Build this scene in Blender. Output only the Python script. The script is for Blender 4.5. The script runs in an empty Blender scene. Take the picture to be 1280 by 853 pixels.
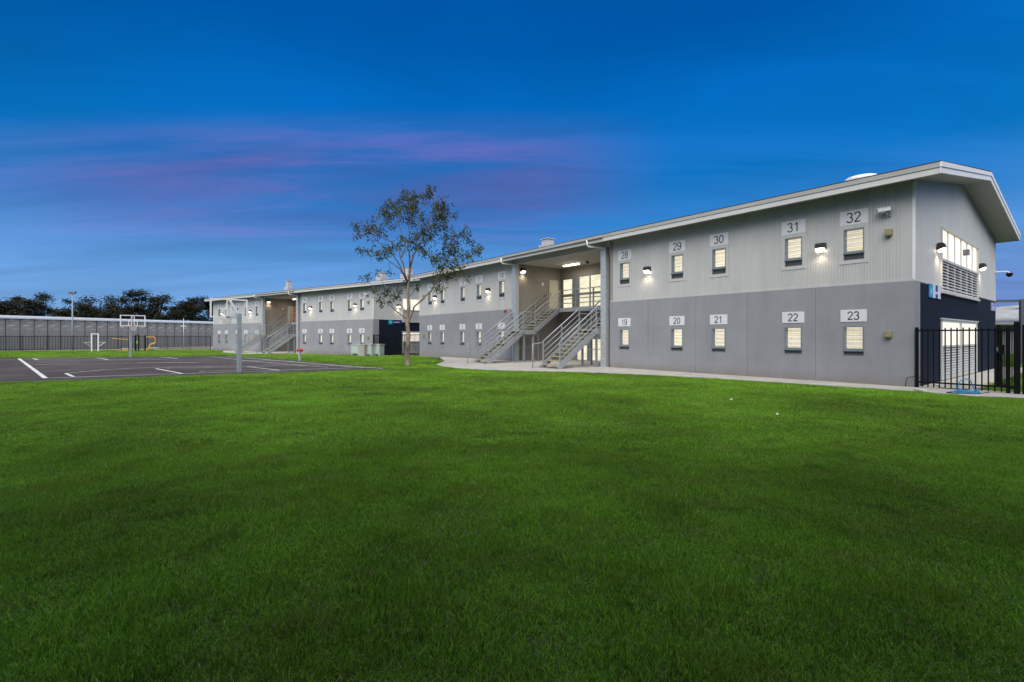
import bpy, bmesh, math, random
from mathutils import Vector, Matrix, noise
R = random.Random(11)
PI = math.pi
scn = bpy.context.scene
col = scn.collection
F, CX, HY, H = 606.0, 640.0, 420.5, 1.446

# ------------------------------------------------------------------ helpers
def srgb(r, g, b):
    def f(c):
        c /= 255.0
        return c / 12.92 if c <= .04045 else ((c + .055) / 1.055) ** 2.4
    return (f(r), f(g), f(b), 1)

def ground_z(y):
    t = min(1, max(0, (y - 30) / 14.0))
    return -.2 * t * t * (3 - 2 * t)

def ground_at(x, y):
    """photo pixel -> point on the ground sheet"""
    z = 0.0
    for _ in range(12):
        d = (H - z) * F / (y - HY)
        z = ground_z(d)
    return Vector(((x - CX) / F * d, d, z))

def mat(name, c, rough=.6, metal=0, var=.12, scale=6, bump=0, bscale=60, spec=.4, stretch=(1, 1, 1), coat=0):
    m = bpy.data.materials.new(name); m.use_nodes = True
    nt = m.node_tree; N = nt.nodes; L = nt.links
    b = N['Principled BSDF']
    b.inputs['Roughness'].default_value = rough
    b.inputs['Metallic'].default_value = metal
    b.inputs['Specular IOR Level'].default_value = spec
    b.inputs['Coat Weight'].default_value = coat
    tc = N.new('ShaderNodeTexCoord'); mp = N.new('ShaderNodeMapping')
    mp.inputs['Scale'].default_value = stretch
    L.new(tc.outputs['Object'], mp.inputs['Vector'])
    n = N.new('ShaderNodeTexNoise'); n.inputs['Scale'].default_value = scale; n.inputs['Detail'].default_value = 6
    n.inputs['Roughness'].default_value = .65
    L.new(mp.outputs[0], n.inputs['Vector'])
    r = N.new('ShaderNodeMapRange'); r.inputs[1].default_value = .3; r.inputs[2].default_value = .7
    r.inputs[3].default_value = 1 - var; r.inputs[4].default_value = 1 + var
    L.new(n.outputs['Fac'], r.inputs[0])
    x = N.new('ShaderNodeMix'); x.data_type = 'RGBA'; x.blend_type = 'MULTIPLY'; x.inputs[0].default_value = 1
    x.inputs[6].default_value = (*c[:3], 1)
    L.new(r.outputs[0], x.inputs[7]); L.new(x.outputs[2], b.inputs['Base Color'])
    if bump:
        n2 = N.new('ShaderNodeTexNoise'); n2.inputs['Scale'].default_value = bscale; n2.inputs['Detail'].default_value = 4
        L.new(tc.outputs['Object'], n2.inputs['Vector'])
        bp = N.new('ShaderNodeBump'); bp.inputs['Strength'].default_value = bump; bp.inputs['Distance'].default_value = .02
        L.new(n2.outputs['Fac'], bp.inputs['Height']); L.new(bp.outputs[0], b.inputs['Normal'])
    m['base'] = x.name
    return m

def glow(name, c, strength, pattern=None):
    """material of something that gives off light; pattern 'cell' = lit block wall behind louvre glass"""
    m = bpy.data.materials.new(name); m.use_nodes = True
    nt = m.node_tree; N = nt.nodes; L = nt.links
    b = N['Principled BSDF']; b.inputs['Roughness'].default_value = .25
    b.inputs['Base Color'].default_value = (.12, .12, .11, 1)
    b.inputs['Emission Color'].default_value = c
    b.inputs['Emission Strength'].default_value = strength
    tc = N.new('ShaderNodeTexCoord')
    if pattern:
        sx = N.new('ShaderNodeSeparateXYZ'); L.new(tc.outputs['Object'], sx.inputs[0])
        cb = N.new('ShaderNodeCombineXYZ'); L.new(sx.outputs[0], cb.inputs[0]); L.new(sx.outputs[2], cb.inputs[1])
        oi_ = N.new('ShaderNodeObjectInfo')
        va = N.new('ShaderNodeVectorMath'); va.operation = 'MULTIPLY_ADD'; L.new(oi_.outputs['Random'], va.inputs[0]); va.inputs[1].default_value = (.31, .1, 0); L.new(cb.outputs[0], va.inputs[2])
        br = N.new('ShaderNodeTexBrick'); L.new(va.outputs[0], br.inputs['Vector'])
        br.inputs['Scale'].default_value = 1
        br.inputs['Brick Width'].default_value = .34 if pattern == 'cell' else .4
        br.inputs['Row Height'].default_value = .105 if pattern == 'cell' else .16
        br.inputs['Mortar Size'].default_value = .006
        br.inputs['Color1'].default_value = c
        br.inputs['Color2'].default_value = (c[0] * .94, c[1] * .92, c[2] * .86, 1)
        br.inputs['Mortar'].default_value = (c[0] * .6, c[1] * .55, c[2] * .45, 1)
        no = N.new('ShaderNodeTexNoise'); no.inputs['Scale'].default_value = 2.3; L.new(tc.outputs['Object'], no.inputs['Vector'])
        mr = N.new('ShaderNodeMapRange'); mr.inputs[1].default_value = .3; mr.inputs[2].default_value = .7
        mr.inputs[3].default_value = .78; mr.inputs[4].default_value = 1.05; L.new(no.outputs['Fac'], mr.inputs[0])
        mx = N.new('ShaderNodeMix'); mx.data_type = 'RGBA'; mx.blend_type = 'MULTIPLY'; mx.inputs[0].default_value = 1
        L.new(br.outputs['Color'], mx.inputs[6]); L.new(mr.outputs[0], mx.inputs[7])
        out = mx.outputs[2]
        if pattern == 'cell':
            d = N.new('ShaderNodeMath'); d.operation = 'DIVIDE'; d.inputs[1].default_value = .142; L.new(sx.outputs[2], d.inputs[0])
            fr = N.new('ShaderNodeMath'); fr.operation = 'FRACT'; L.new(d.outputs[0], fr.inputs[0])
            lt = N.new('ShaderNodeMath'); lt.operation = 'LESS_THAN'; lt.inputs[1].default_value = .2; L.new(fr.outputs[0], lt.inputs[0])
            m2 = N.new('ShaderNodeMix'); m2.data_type = 'RGBA'; L.new(lt.outputs[0], m2.inputs[0])
            L.new(out, m2.inputs[6]); m2.inputs[7].default_value = (1.0, .97, .86, 1)
            out = m2.outputs[2]
        L.new(out, b.inputs['Emission Color'])
        rv = N.new('ShaderNodeMapRange'); rv.inputs[3].default_value = strength * .72; rv.inputs[4].default_value = strength * 1.06; L.new(oi_.outputs['Random'], rv.inputs[0]); L.new(rv.outputs[0], b.inputs['Emission Strength'])
    return m

class MB:
    def __init__(s): s.v = []; s.f = []; s.m = []
    def quad(s, pts, mi=0):
        k = len(s.v); s.v += [tuple(p) for p in pts]; s.f.append(tuple(range(k, k + len(pts)))); s.m.append(mi)
    def box(s, x0, x1, y0, y1, z0, z1, mi=0):
        if x0 > x1: x0, x1 = x1, x0
        if y0 > y1: y0, y1 = y1, y0
        if z0 > z1: z0, z1 = z1, z0
        k = len(s.v)
        s.v += [(x, y, z) for z in (z0, z1) for y in (y0, y1) for x in (x0, x1)]
        for f in ((0, 2, 3, 1), (4, 5, 7, 6), (0, 1, 5, 4), (2, 6, 7, 3), (0, 4, 6, 2), (1, 3, 7, 5)):
            s.f.append(tuple(k + i for i in f)); s.m.append(mi)
        return s
    def tube(s, pts, r, n=8, mi=0, cap=True):
        pts = [Vector(p) for p in pts]
        rs = r if isinstance(r, (list, tuple)) else [r] * len(pts)
        k0 = len(s.v); up = Vector((0, 0, 1))
        t0 = (pts[1] - pts[0]).normalized()
        a = t0.cross(up)
        if a.length < .05: a = t0.cross(Vector((1, 0, 0)))
        a.normalize()
        for i, p in enumerate(pts):
            t = (pts[min(i + 1, len(pts) - 1)] - pts[max(i - 1, 0)]).normalized()
            a = (a - t * a.dot(t)).normalized(); b = t.cross(a)
            for j in range(n):
                q = 2 * PI * j / n
                s.v.append(tuple(p + (a * math.cos(q) + b * math.sin(q)) * rs[i]))
        for i in range(len(pts) - 1):
            for j in range(n):
                s.f.append((k0 + i * n + j, k0 + i * n + (j + 1) % n, k0 + (i + 1) * n + (j + 1) % n, k0 + (i + 1) * n + j)); s.m.append(mi)
        if cap:
            s.f.append(tuple(k0 + j for j in reversed(range(n)))); s.m.append(mi)
            s.f.append(tuple(k0 + (len(pts) - 1) * n + j for j in range(n))); s.m.append(mi)
        return s
    def bar(s, p, q, w, h, mi=0):
        """rectangular bar from p to q: w across (horizontal), h in the other direction"""
        p, q = Vector(p), Vector(q); t = (q - p).normalized()
        a = t.cross(Vector((0, 0, 1)))
        if a.length < .01: a = Vector((1, 0, 0))
        a.normalize(); b = a.cross(t); k = len(s.v)
        for c in (p, q):
            for sa, sb in ((-1, -1), (1, -1), (1, 1), (-1, 1)):
                s.v.append(tuple(c + a * (sa * w / 2) + b * (sb * h / 2)))
        for f in ((0, 1, 2, 3), (7, 6, 5, 4), (0, 4, 5, 1), (1, 5, 6, 2), (2, 6, 7, 3), (3, 7, 4, 0)):
            s.f.append(tuple(k + i for i in f)); s.m.append(mi)
        return s
    def prism(s, poly, x0, x1, mi=0, axis='x'):
        """poly in (y,z) extruded along x (axis x) or poly in (x,z) along y"""
        k = len(s.v); n = len(poly)
        for c in (x0, x1):
            for (a, b) in poly: s.v.append((c, a, b) if axis == 'x' else (a, c, b))
        s.f.append(tuple(k + i for i in range(n))); s.m.append(mi)
        s.f.append(tuple(k + n + i for i in reversed(range(n)))); s.m.append(mi)
        for i in range(n):
            j = (i + 1) % n
            s.f.append((k + i, k + n + i, k + n + j, k + j)); s.m.append(mi)
        return s
    def mesh(s, name, mats, smooth=False, bevel=0):
        me = bpy.data.meshes.new(name); me.from_pydata(s.v, [], s.f)
        for m in (mats if isinstance(mats, (list, tuple)) else [mats]): me.materials.append(m)
        me.polygons.foreach_set('material_index', s.m)
        bm = bmesh.new(); bm.from_mesh(me)
        bmesh.ops.recalc_face_normals(bm, faces=bm.faces)
        if bevel: bmesh.ops.bevel(bm, geom=bm.edges, offset=bevel, segments=2, affect='EDGES', profile=.6)
        bm.to_mesh(me); bm.free()
        if smooth: me.polygons.foreach_set('use_smooth', [True] * len(me.polygons))
        return me
    def build(s, name, mats, parent=None, smooth=False, bevel=0, loc=None, rz=0):
        return link(name, s.mesh(name, mats, smooth, bevel), parent, loc, rz)

def link(name, data, parent=None, loc=None, rz=0):
    o = bpy.data.objects.new(name, data); col.objects.link(o)
    if parent: o.parent = parent
    if loc is not None: o.location = loc
    o.rotation_euler.z = rz
    return o

def tag(o, label, cat, group=None):
    o['label'] = label; o['category'] = cat
    if group: o['group'] = group
    return o

def thing(name, label, cat, loc=(0, 0, 0), rz=0, group=None):
    o = link(name, None, None, loc, rz); o.empty_display_size = .3
    return tag(o, label, cat, group)

def struct(o, kind='structure'):
    o['kind'] = kind; return o

def copy_tree(o, parent=None):
    c = o.copy(); col.objects.link(c)
    if parent: c.parent = parent
    for ch in list(o.children): copy_tree(ch, c)
    return c

# ------------------------------------------------------------------ materials
M = {}
M['upper'] = mat('ribbed light grey cladding', (.468, .470, .470), .5, var=.05, scale=1.2, stretch=(1, 1, .35))
M['endupper'] = mat('light grey end cladding', (.51, .51, .50), .5, var=.05, scale=1.2, stretch=(1, 1, .35))
M['lower'] = mat('painted precast concrete', (.256, .260, .284), .75, var=.09, scale=1.1, bump=.06, bscale=40)
M['navy'] = mat('navy cladding', (.009, .014, .027), .7, var=.12, scale=3, spec=.15)
M['white'] = mat('white painted steel', (.72, .72, .73), .4, var=.05)
M['fascia'] = mat('off white fascia', (.55, .55, .54), .4, var=.05, scale=2)
M['gutter'] = mat('grey gutter', (.36, .36, .34), .4, var=.07, scale=2)
M['soffit'] = mat('soffit lining', (.40, .40, .385), .7, var=.05)
M['sheet'] = mat('roof sheeting', (.055, .055, .058), .7, spec=.15)
M['galv'] = mat('galvanised steel', (.46, .49, .53), .45, metal=.35, var=.22, scale=14)
M['hoopsteel'] = mat('dull galvanised post', (.27, .31, .35), .5, metal=.2, var=.15, scale=8)
M['stair'] = mat('stair steel', (.33, .355, .385), .5, metal=.3, var=.2, scale=14)
M['galvdark'] = mat('weathered galvanised steel', (.27, .29, .31), .5, metal=.4, var=.2, scale=9)
M['winframe'] = mat('blue grey window frame', (.17, .21, .25), .4, var=.1)
M['grille'] = mat('grey vent grille', (.16, .165, .17), .6)
M['dark'] = mat('dark void', (.012, .012, .014), .7)
M['surround'] = mat('window surround', (.47, .47, .47), .5, var=.05)
M['nosing'] = mat('yellow stair nosing', (.36, .31, .19), .7, var=.25, scale=12)
M['tread'] = mat('steel grating tread', (.20, .195, .18), .6, metal=.2, var=.2, scale=30)
M['plate'] = mat('white number plate', (.66, .66, .70), .35, var=.04)
M['ink'] = mat('black lettering', (.012, .012, .013), .5)
M['black'] = mat('black powder coat', (.005, .0055, .006), .6, var=.2, spec=.12)
M['bronze'] = mat('dark bronze lamp housing', (.03, .027, .027), .4, var=.2)
M['concrete'] = mat('pale concrete', (.42, .40, .365), .85, var=.2, scale=1.6, bump=.12, bscale=50)
M['paleconc'] = mat('concrete rubble', (.42, .41, .38), .9, var=.2, scale=12)
M['beige'] = mat('recess render', (.27, .255, .235), .8, var=.06, scale=2)
M['dooroff'] = mat('pale door paint', (.52, .51, .46), .5, var=.06)
M['orange'] = mat('orange door paint', (.55, .22, .045), .55, var=.1)
M['khaki'] = mat('khaki junction box', (.27, .24, .12), .6)
M['teal'] = mat('teal sign', (.0, .30, .46), .4, var=.04)
M['blue'] = mat('blue sign', (.02, .03, .17), .4, var=.04)
M['lilac'] = mat('pale sign lettering', (.62, .62, .78), .4, var=.03)
M['red'] = mat('red plastic', (.45, .01, .015), .4)
M['hoop'] = mat('orange red hoop', (.45, .06, .03), .5)
M['yellow'] = mat('yellow play steel', (.5, .27, .035), .5)
M['green'] = mat('green panel', (.1, .5, .05), .5)
M['hoseblue'] = mat('blue hose', (.0, .25, .52), .4)
M['cabinet'] = mat('pale green cabinet', (.36, .44, .42), .45, var=.1, scale=5)
M['block'] = mat('grey block pier', (.33, .32, .29), .9, var=.25, scale=10)
M['asphalt'] = mat('court asphalt', (.075, .067, .064), .95, var=.22, scale=.55, bump=.3, bscale=90, spec=.08)
M['line'] = mat('worn white court paint', (.74, .73, .72), .9, var=.25, scale=2.2, spec=.1)
M['netting'] = mat('white netting', (.55, .55, .57), .8)
M['backboard'] = mat('clear backboard', (.8, .85, .9), .1)
M['limb'] = mat('gum limb bark', (.10, .082, .068), .9, var=.35, scale=6)
M['bark'] = mat('gum bark', (.20, .155, .125), .85, var=.75, scale=4, bump=.5, bscale=18, stretch=(1, 1, .4))
M['darkbark'] = mat('dark gum bark', (.07, .06, .05), .9, var=.3)
M['wallconc'] = mat('boundary wall precast', (.235, .235, .24), .9, var=.16, scale=.8, bump=.1, bscale=20)
M['cap'] = mat('boundary wall cowl', (.52, .56, .62), .45, var=.05)
M['sand'] = mat('bare sandy strip', (.30, .27, .21), .95, var=.2)
M['farroof'] = mat('far metal roof', (.34, .34, .34), .6, var=.2, scale=.8)
M['farwall'] = mat('far pale wall', (.42, .42, .45), .7, var=.12)
M['paper'] = mat('litter paper', (.75, .75, .76), .7)
M['post'] = mat('dark steel post', (.07, .07, .085), .5)
M['soil'] = mat('lawn soil and thatch', (.016, .032, .008), .95, var=.5, scale=5, bump=.5, bscale=40)
CREAM = (1.0, .83, .56, 1)
M['cell'] = glow('lit cell window', (1.0, .88, .63, 1), 1.0, 'cell')
M['lit'] = glow('lit block wall behind glass', (.96, .90, .68, 1), 1.3, 'wall')
M['glass'] = glow('warm lit glass', (1.0, .93, .76, 1), 1.0)
M['lens'] = glow('lamp lens', (1.0, .88, .66, 1), 7)
M['tube'] = glow('fluorescent tube', (1.0, .86, .66, 1), 6)
M['darkglass'] = mat('dark glass', (.02, .022, .025), .12, spec=.6)

# boundary wall: pale lime scuffs under the cowl
def lime(m):
    nt = m.node_tree; N = nt.nodes; L = nt.links; b = N['Principled BSDF']
    src = b.inputs['Base Color'].links[0].from_socket
    tc = N.new('ShaderNodeTexCoord'); mp = N.new('ShaderNodeMapping'); mp.inputs['Scale'].default_value = (.9, .9, 7)
    L.new(tc.outputs['Object'], mp.inputs[0]); n = N.new('ShaderNodeTexNoise'); n.inputs['Scale'].default_value = 1; n.inputs['Detail'].default_value = 5
    L.new(mp.outputs[0], n.inputs['Vector'])
    s = N.new('ShaderNodeSeparateXYZ'); L.new(tc.outputs['Object'], s.inputs[0])
    r = N.new('ShaderNodeMapRange'); r.inputs[1].default_value = .53; r.inputs[2].default_value = .64; L.new(n.outputs['Fac'], r.inputs[0])
    a = N.new('ShaderNodeMapRange'); a.inputs[1].default_value = 2.2; a.inputs[2].default_value = 2.75; L.new(s.outputs[2], a.inputs[0])
    mu = N.new('ShaderNodeMath'); mu.operation = 'MULTIPLY'; L.new(r.outputs[0], mu.inputs[0]); L.new(a.outputs[0], mu.inputs[1])
    mx = N.new('ShaderNodeMix'); mx.data_type = 'RGBA'; L.new(mu.outputs[0], mx.inputs[0]); L.new(src, mx.inputs[6]); mx.inputs[7].default_value = (.5, .5, .5, 1)
    L.new(mx.outputs[2], b.inputs['Base Color'])
lime(M['wallconc'])
def weather(m, dirt):
    nt = m.node_tree; N = nt.nodes; L = nt.links; b = N['Principled BSDF']
    src = b.inputs['Base Color'].links[0].from_socket
    tc = N.new('ShaderNodeTexCoord'); mp = N.new('ShaderNodeMapping'); mp.inputs['Scale'].default_value = (3.2, 3.2, .22)
    L.new(tc.outputs['Object'], mp.inputs[0]); n = N.new('ShaderNodeTexNoise'); n.inputs['Scale'].default_value = 1.4; n.inputs['Detail'].default_value = 8; n.inputs['Roughness'].default_value = .7
    L.new(mp.outputs[0], n.inputs['Vector'])
    r = N.new('ShaderNodeMapRange'); r.inputs[1].default_value = .35; r.inputs[2].default_value = .7; r.inputs[3].default_value = 1.03; r.inputs[4].default_value = .94; L.new(n.outputs['Fac'], r.inputs[0])
    m1 = N.new('ShaderNodeMix'); m1.data_type = 'RGBA'; m1.blend_type = 'MULTIPLY'; m1.inputs[0].default_value = 1; L.new(src, m1.inputs[6]); L.new(r.outputs[0], m1.inputs[7])
    out = m1.outputs[2]
    if dirt:
        n2 = N.new('ShaderNodeTexNoise'); n2.inputs['Scale'].default_value = 2.2; n2.inputs['Detail'].default_value = 7; L.new(tc.outputs['Object'], n2.inputs['Vector'])
        sp = N.new('ShaderNodeSeparateXYZ'); L.new(tc.outputs['Object'], sp.inputs[0])
        ad = N.new('ShaderNodeMath'); ad.operation = 'MULTIPLY_ADD'; ad.inputs[1].default_value = -.55; L.new(n2.outputs['Fac'], ad.inputs[0]); L.new(sp.outputs[2], ad.inputs[2])
        r2 = N.new('ShaderNodeMapRange'); r2.inputs[1].default_value = -.22; r2.inputs[2].default_value = .12; r2.inputs[3].default_value = .55; r2.inputs[4].default_value = 0; L.new(ad.outputs[0], r2.inputs[0])
        m2 = N.new('ShaderNodeMix'); m2.data_type = 'RGBA'; L.new(r2.outputs[0], m2.inputs[0]); L.new(out, m2.inputs[6]); m2.inputs[7].default_value = (.19, .16, .12, 1)
        out = m2.outputs[2]
    L.new(out, b.inputs['Base Color'])
weather(M['lower'], True); weather(M['upper'], False); weather(M['endupper'], False); weather(M['concrete'], False)

def asphalt_wear(m):
    nt = m.node_tree; N = nt.nodes; L = nt.links; b = N['Principled BSDF']
    src = b.inputs['Base Color'].links[0].from_socket
    tc = N.new('ShaderNodeTexCoord'); n = N.new('ShaderNodeTexNoise'); n.inputs['Scale'].default_value = .22; n.inputs['Detail'].default_value = 7; n.inputs['Roughness'].default_value = .7
    L.new(tc.outputs['Object'], n.inputs['Vector'])
    r = N.new('ShaderNodeMapRange'); r.inputs[1].default_value = .48; r.inputs[2].default_value = .68; r.inputs[4].default_value = .55; L.new(n.outputs['Fac'], r.inputs[0])
    mx = N.new('ShaderNodeMix'); mx.data_type = 'RGBA'; L.new(r.outputs[0], mx.inputs[0]); L.new(src, mx.inputs[6]); mx.inputs[7].default_value = (.18, .172, .172, 1)
    L.new(mx.outputs[2], b.inputs['Base Color'])
asphalt_wear(M['asphalt'])
def worn_paint(m):
    nt = m.node_tree; N = nt.nodes; L = nt.links; b = N['Principled BSDF']
    src = b.inputs['Base Color'].links[0].from_socket
    tc = N.new('ShaderNodeTexCoord'); n = N.new('ShaderNodeTexNoise'); n.inputs['Scale'].default_value = .9; n.inputs['Detail'].default_value = 9; n.inputs['Roughness'].default_value = .8
    L.new(tc.outputs['Object'], n.inputs['Vector'])
    r = N.new('ShaderNodeMapRange'); r.inputs[1].default_value = .46; r.inputs[2].default_value = .66; r.inputs[4].default_value = .55; L.new(n.outputs['Fac'], r.inputs[0])
    mx = N.new('ShaderNodeMix'); mx.data_type = 'RGBA'; L.new(r.outputs[0], mx.inputs[0]); L.new(src, mx.inputs[6]); mx.inputs[7].default_value = (.10, .095, .095, 1)
    L.new(mx.outputs[2], b.inputs['Base Color'])
worn_paint(M['line'])

def leaf_mat(name, c1, c2, trans=.35, world_scale=None):
    m = bpy.data.materials.new(name); m.use_nodes = True
    nt = m.node_tree; N = nt.nodes; L = nt.links; b = N['Principled BSDF']
    at = N.new('ShaderNodeAttribute'); at.attribute_name = 'tint'
    mx = N.new('ShaderNodeMix'); mx.data_type = 'RGBA'; L.new(at.outputs['Fac'], mx.inputs[0])
    mx.inputs[6].default_value = (*c1, 1); mx.inputs[7].default_value = (*c2, 1)
    out = mx.outputs[2]
    if world_scale:
        g = N.new('ShaderNodeNewGeometry'); n = N.new('ShaderNodeTexNoise'); n.inputs['Scale'].default_value = world_scale; n.inputs['Detail'].default_value = 5; n.inputs['Roughness'].default_value = .62
        L.new(g.outputs['Position'], n.inputs['Vector'])
        r = N.new('ShaderNodeMapRange'); r.inputs[1].default_value = .3; r.inputs[2].default_value = .7; r.inputs[3].default_value = .55; r.inputs[4].default_value = 1.4; L.new(n.outputs['Fac'], r.inputs[0])
        m2 = N.new('ShaderNodeMix'); m2.data_type = 'RGBA'; m2.blend_type = 'MULTIPLY'; m2.inputs[0].default_value = 1
        L.new(out, m2.inputs[6]); L.new(r.outputs[0], m2.inputs[7])
        n3 = N.new('ShaderNodeTexNoise'); n3.inputs['Scale'].default_value = 1.5; n3.inputs['Detail'].default_value = 6; n3.inputs['Roughness'].default_value = .7; L.new(g.outputs['Position'], n3.inputs['Vector'])
        r3 = N.new('ShaderNodeMapRange'); r3.inputs[1].default_value = .5; r3.inputs[2].default_value = .72; r3.inputs[4].default_value = .75; L.new(n3.outputs['Fac'], r3.inputs[0])
        m3 = N.new('ShaderNodeMix'); m3.data_type = 'RGBA'; L.new(r3.outputs[0], m3.inputs[0]); L.new(m2.outputs[2], m3.inputs[6]); m3.inputs[7].default_value = (.19, .25, .03, 1)
        n4 = N.new('ShaderNodeTexNoise'); n4.inputs['Scale'].default_value = 1.9; n4.inputs['Detail'].default_value = 4; n4.noise_dimensions = '4D'; n4.inputs['W'].default_value = 3; L.new(g.outputs['Position'], n4.inputs['Vector'])
        r4 = N.new('ShaderNodeMapRange'); r4.inputs[1].default_value = .58; r4.inputs[2].default_value = .74; r4.inputs[4].default_value = .5; L.new(n4.outputs['Fac'], r4.inputs[0])
        m4 = N.new('ShaderNodeMix'); m4.data_type = 'RGBA'; L.new(r4.outputs[0], m4.inputs[0]); L.new(m3.outputs[2], m4.inputs[6]); m4.inputs[7].default_value = (.022, .075, .010, 1)
        out = m4.outputs[2]
    L.new(out, b.inputs['Base Color']); b.inputs['Roughness'].default_value = .5; b.inputs['Specular IOR Level'].default_value = .25
    tr = N.new('ShaderNodeBsdfTranslucent'); L.new(out, tr.inputs['Color'])
    ms = N.new('ShaderNodeMixShader'); ms.inputs[0].default_value = trans
    L.new(b.outputs[0], ms.inputs[1]); L.new(tr.outputs[0], ms.inputs[2]); L.new(ms.outputs[0], N['Material Output'].inputs['Surface'])
    return m
M['grass'] = leaf_mat('grass blades', (.042, .155, .010), (.30, .56, .040), .33, .35)
M['straw'] = leaf_mat('dry grass blades', (.26, .22, .11), (.4, .36, .22), .3)
M['gumleaf'] = leaf_mat('gum leaves', (.018, .028, .012), (.075, .095, .025), .22)
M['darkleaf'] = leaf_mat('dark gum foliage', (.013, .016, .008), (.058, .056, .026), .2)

# ------------------------------------------------------------------ camera
cam_d = bpy.data.cameras.new('camera'); cam = bpy.data.objects.new('camera', cam_d); col.objects.link(cam)
cam.location = (0, 0, H); cam.rotation_euler = (PI / 2, 0, 0)
cam_d.sensor_width = 36; cam_d.lens = 36 * F / 1280; cam_d.shift_y = -6 / 1280; cam_d.clip_end = 2000; cam_d.clip_start = .05
scn.camera = cam

SHADE_H = 13.2  # height of the unseen block added to shade the near lawn
# ------------------------------------------------------------------ building
AN = math.atan((CX - 165) / F); ROT = AN - PI / 2
CN = math.atan((CX + 190) / F); ROTC = CN - PI / 2
class Frame:
    def __init__(s, p, rot): s.p = Vector(p); s.rot = rot; s.m = Matrix.Translation(s.p) @ Matrix.Rotation(rot, 4, 'Z')
    def w(s, sv, n, z): return s.m @ Vector((-sv, n, z))
FA = Frame((11.08, 13.35, 0), ROT)
FC = Frame((-11.27, 39.3, -.15), ROTC)
LEN, DEP, SPLIT = 29.2, 13.07, 2.98
RS0, RS1 = 10.8, 17.8
RZ = lambda n: 5.75 + .171 * min(n, DEP - n)
WS = [1.43, 3.11, 5.66, 7.39, 9.99, 18.95, 21.3, 23.2, 25.8, 27.6]
OW = .265

def rib_profile(a, b, period, depth):
    pts = [(a, 0)]; u = a
    while u + period < b:
        for du, d in ((.62, 0), (.70, depth), (.92, depth), (1.0, 0)): pts.append((u + period * du, d))
        u += period
    pts.append((b, 0)); return pts

def grid(mb, P, prof, vs, holes, mi=0):
    """sheet of cells over profile points (u, depth) x levels v, with rectangular holes (u0,u1,v0,v1)"""
    us = dict(prof)
    keys = sorted(us)
    for h in holes:
        for e in h[:2]:
            if e in us or e < keys[0] or e > keys[-1]: continue
            for i in range(len(keys) - 1):
                if keys[i] <= e <= keys[i + 1]:
                    t = (e - keys[i]) / max(1e-9, keys[i + 1] - keys[i]); us[e] = us[keys[i]] * (1 - t) + us[keys[i + 1]] * t; break
    keys = sorted(us); vs = sorted(set(vs + [e for h in holes for e in h[2:]]))
    idx = {}
    for i, u in enumerate(keys):
        for j, v in enumerate(vs):
            idx[i, j] = len(mb.v); mb.v.append(tuple(P(u, v, us[u])))
    for i in range(len(keys) - 1):
        for j in range(len(vs) - 1):
            cu, cv = (keys[i] + keys[i + 1]) / 2, (vs[j] + vs[j + 1]) / 2
            if any(h[0] < cu < h[1] and h[2] < cv < h[3] for h in holes): continue
            mb.f.append((idx[i, j], idx[i + 1, j], idx[i + 1, j + 1], idx[i, j + 1])); mb.m.append(mi)

def ring(mb, x0, x1, z0, z1, w, y0, y1, mi=0):
    mb.box(x0, x0 + w, y0, y1, z0, z1, mi); mb.box(x1 - w, x1, y0, y1, z0, z1, mi)
    mb.box(x0 + w, x1 - w, y0, y1, z1 - w, z1, mi); mb.box(x0 + w, x1 - w, y0, y1, z0, z0 + w, mi)

bld = thing('cell_block', 'long two storey grey cell block nearest the lawn, numbered 1 to 32, navy end wall', 'building', FA.p, ROT)

# front lower wall, two runs of panels with joints
mb = MB()
lowholes = [(s - OW, s + OW, .87, 1.75) for s in WS]
for a, b in ((0, RS0), (RS1, LEN)):
    prof = [(a, 0)]
    k = a
    for j in [x for x in (2.45, 4.6, 6.6, 8.75, 19.9, 22.2, 24.5, 26.7) if a < x < b]:
        prof += [(j - .006, 0), (j - .005, .012), (j + .005, .012), (j + .006, 0)]
    prof.append((b, 0))
    grid(mb, lambda u, v, d: (-u, d, v), prof, [-.5, SPLIT], [h for h in lowholes if a < h[0] < b])
    mb.quad([(-a, 0, SPLIT), (-b, 0, SPLIT), (-b, .25, SPLIT), (-a, .25, SPLIT)])
# grey return at both ends
mb.quad([(0, 0, -.5), (0, .6, -.5), (0, .6, SPLIT), (0, 0, SPLIT)])
mb.quad([(-LEN, 0, -.5), (-LEN, DEP, -.5), (-LEN, DEP, SPLIT), (-LEN, 0, SPLIT)])
mb.quad([(-LEN, DEP, -.5), (0, DEP, -.5), (0, DEP, SPLIT), (-LEN, DEP, SPLIT)])
mb.box(-9.6, -7.75, -.004, .004, 1.795, 1.807)
mb.build('lower_wall', M['lower'], bld)

# front upper wall, ribbed
uph = [(s - OW, s + OW, 3.73, 4.67) for s in WS]
for a, b in ((.28, RS0), (RS1, LEN - .28)):
    mb = MB(); grid(mb, lambda u, v, d: (-u, .03 + d, v), rib_profile(a, b, .076, .012), [SPLIT + .06, 5.8], [h for h in uph if a < h[0] < b])
    c, d_ = (.05, .28) if a < 1 else (LEN - .28, LEN - .05)
    mb.quad([(-c, .03, SPLIT), (-d_, .03, SPLIT), (-d_, .03, 5.8), (-c, .03, 5.8)])
    mb.build('upper_wall', M['upper'], bld)
MB().box(0, -RS0, .012, .06, SPLIT + .002, SPLIT + .06).build('flashing', M['upper'], bld)
MB().box(-RS1, -LEN, .012, .06, SPLIT + .002, SPLIT + .06).build('flashing', M['upper'], bld)
MB().box(.012, -.05, .018, .07, SPLIT + .002, 5.72).build('corner_trim', M['white'], bld)
MB().box(-LEN - .01, -LEN + .05, .018, .07, SPLIT + .002, 5.72).build('corner_trim', M['white'], bld)

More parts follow.
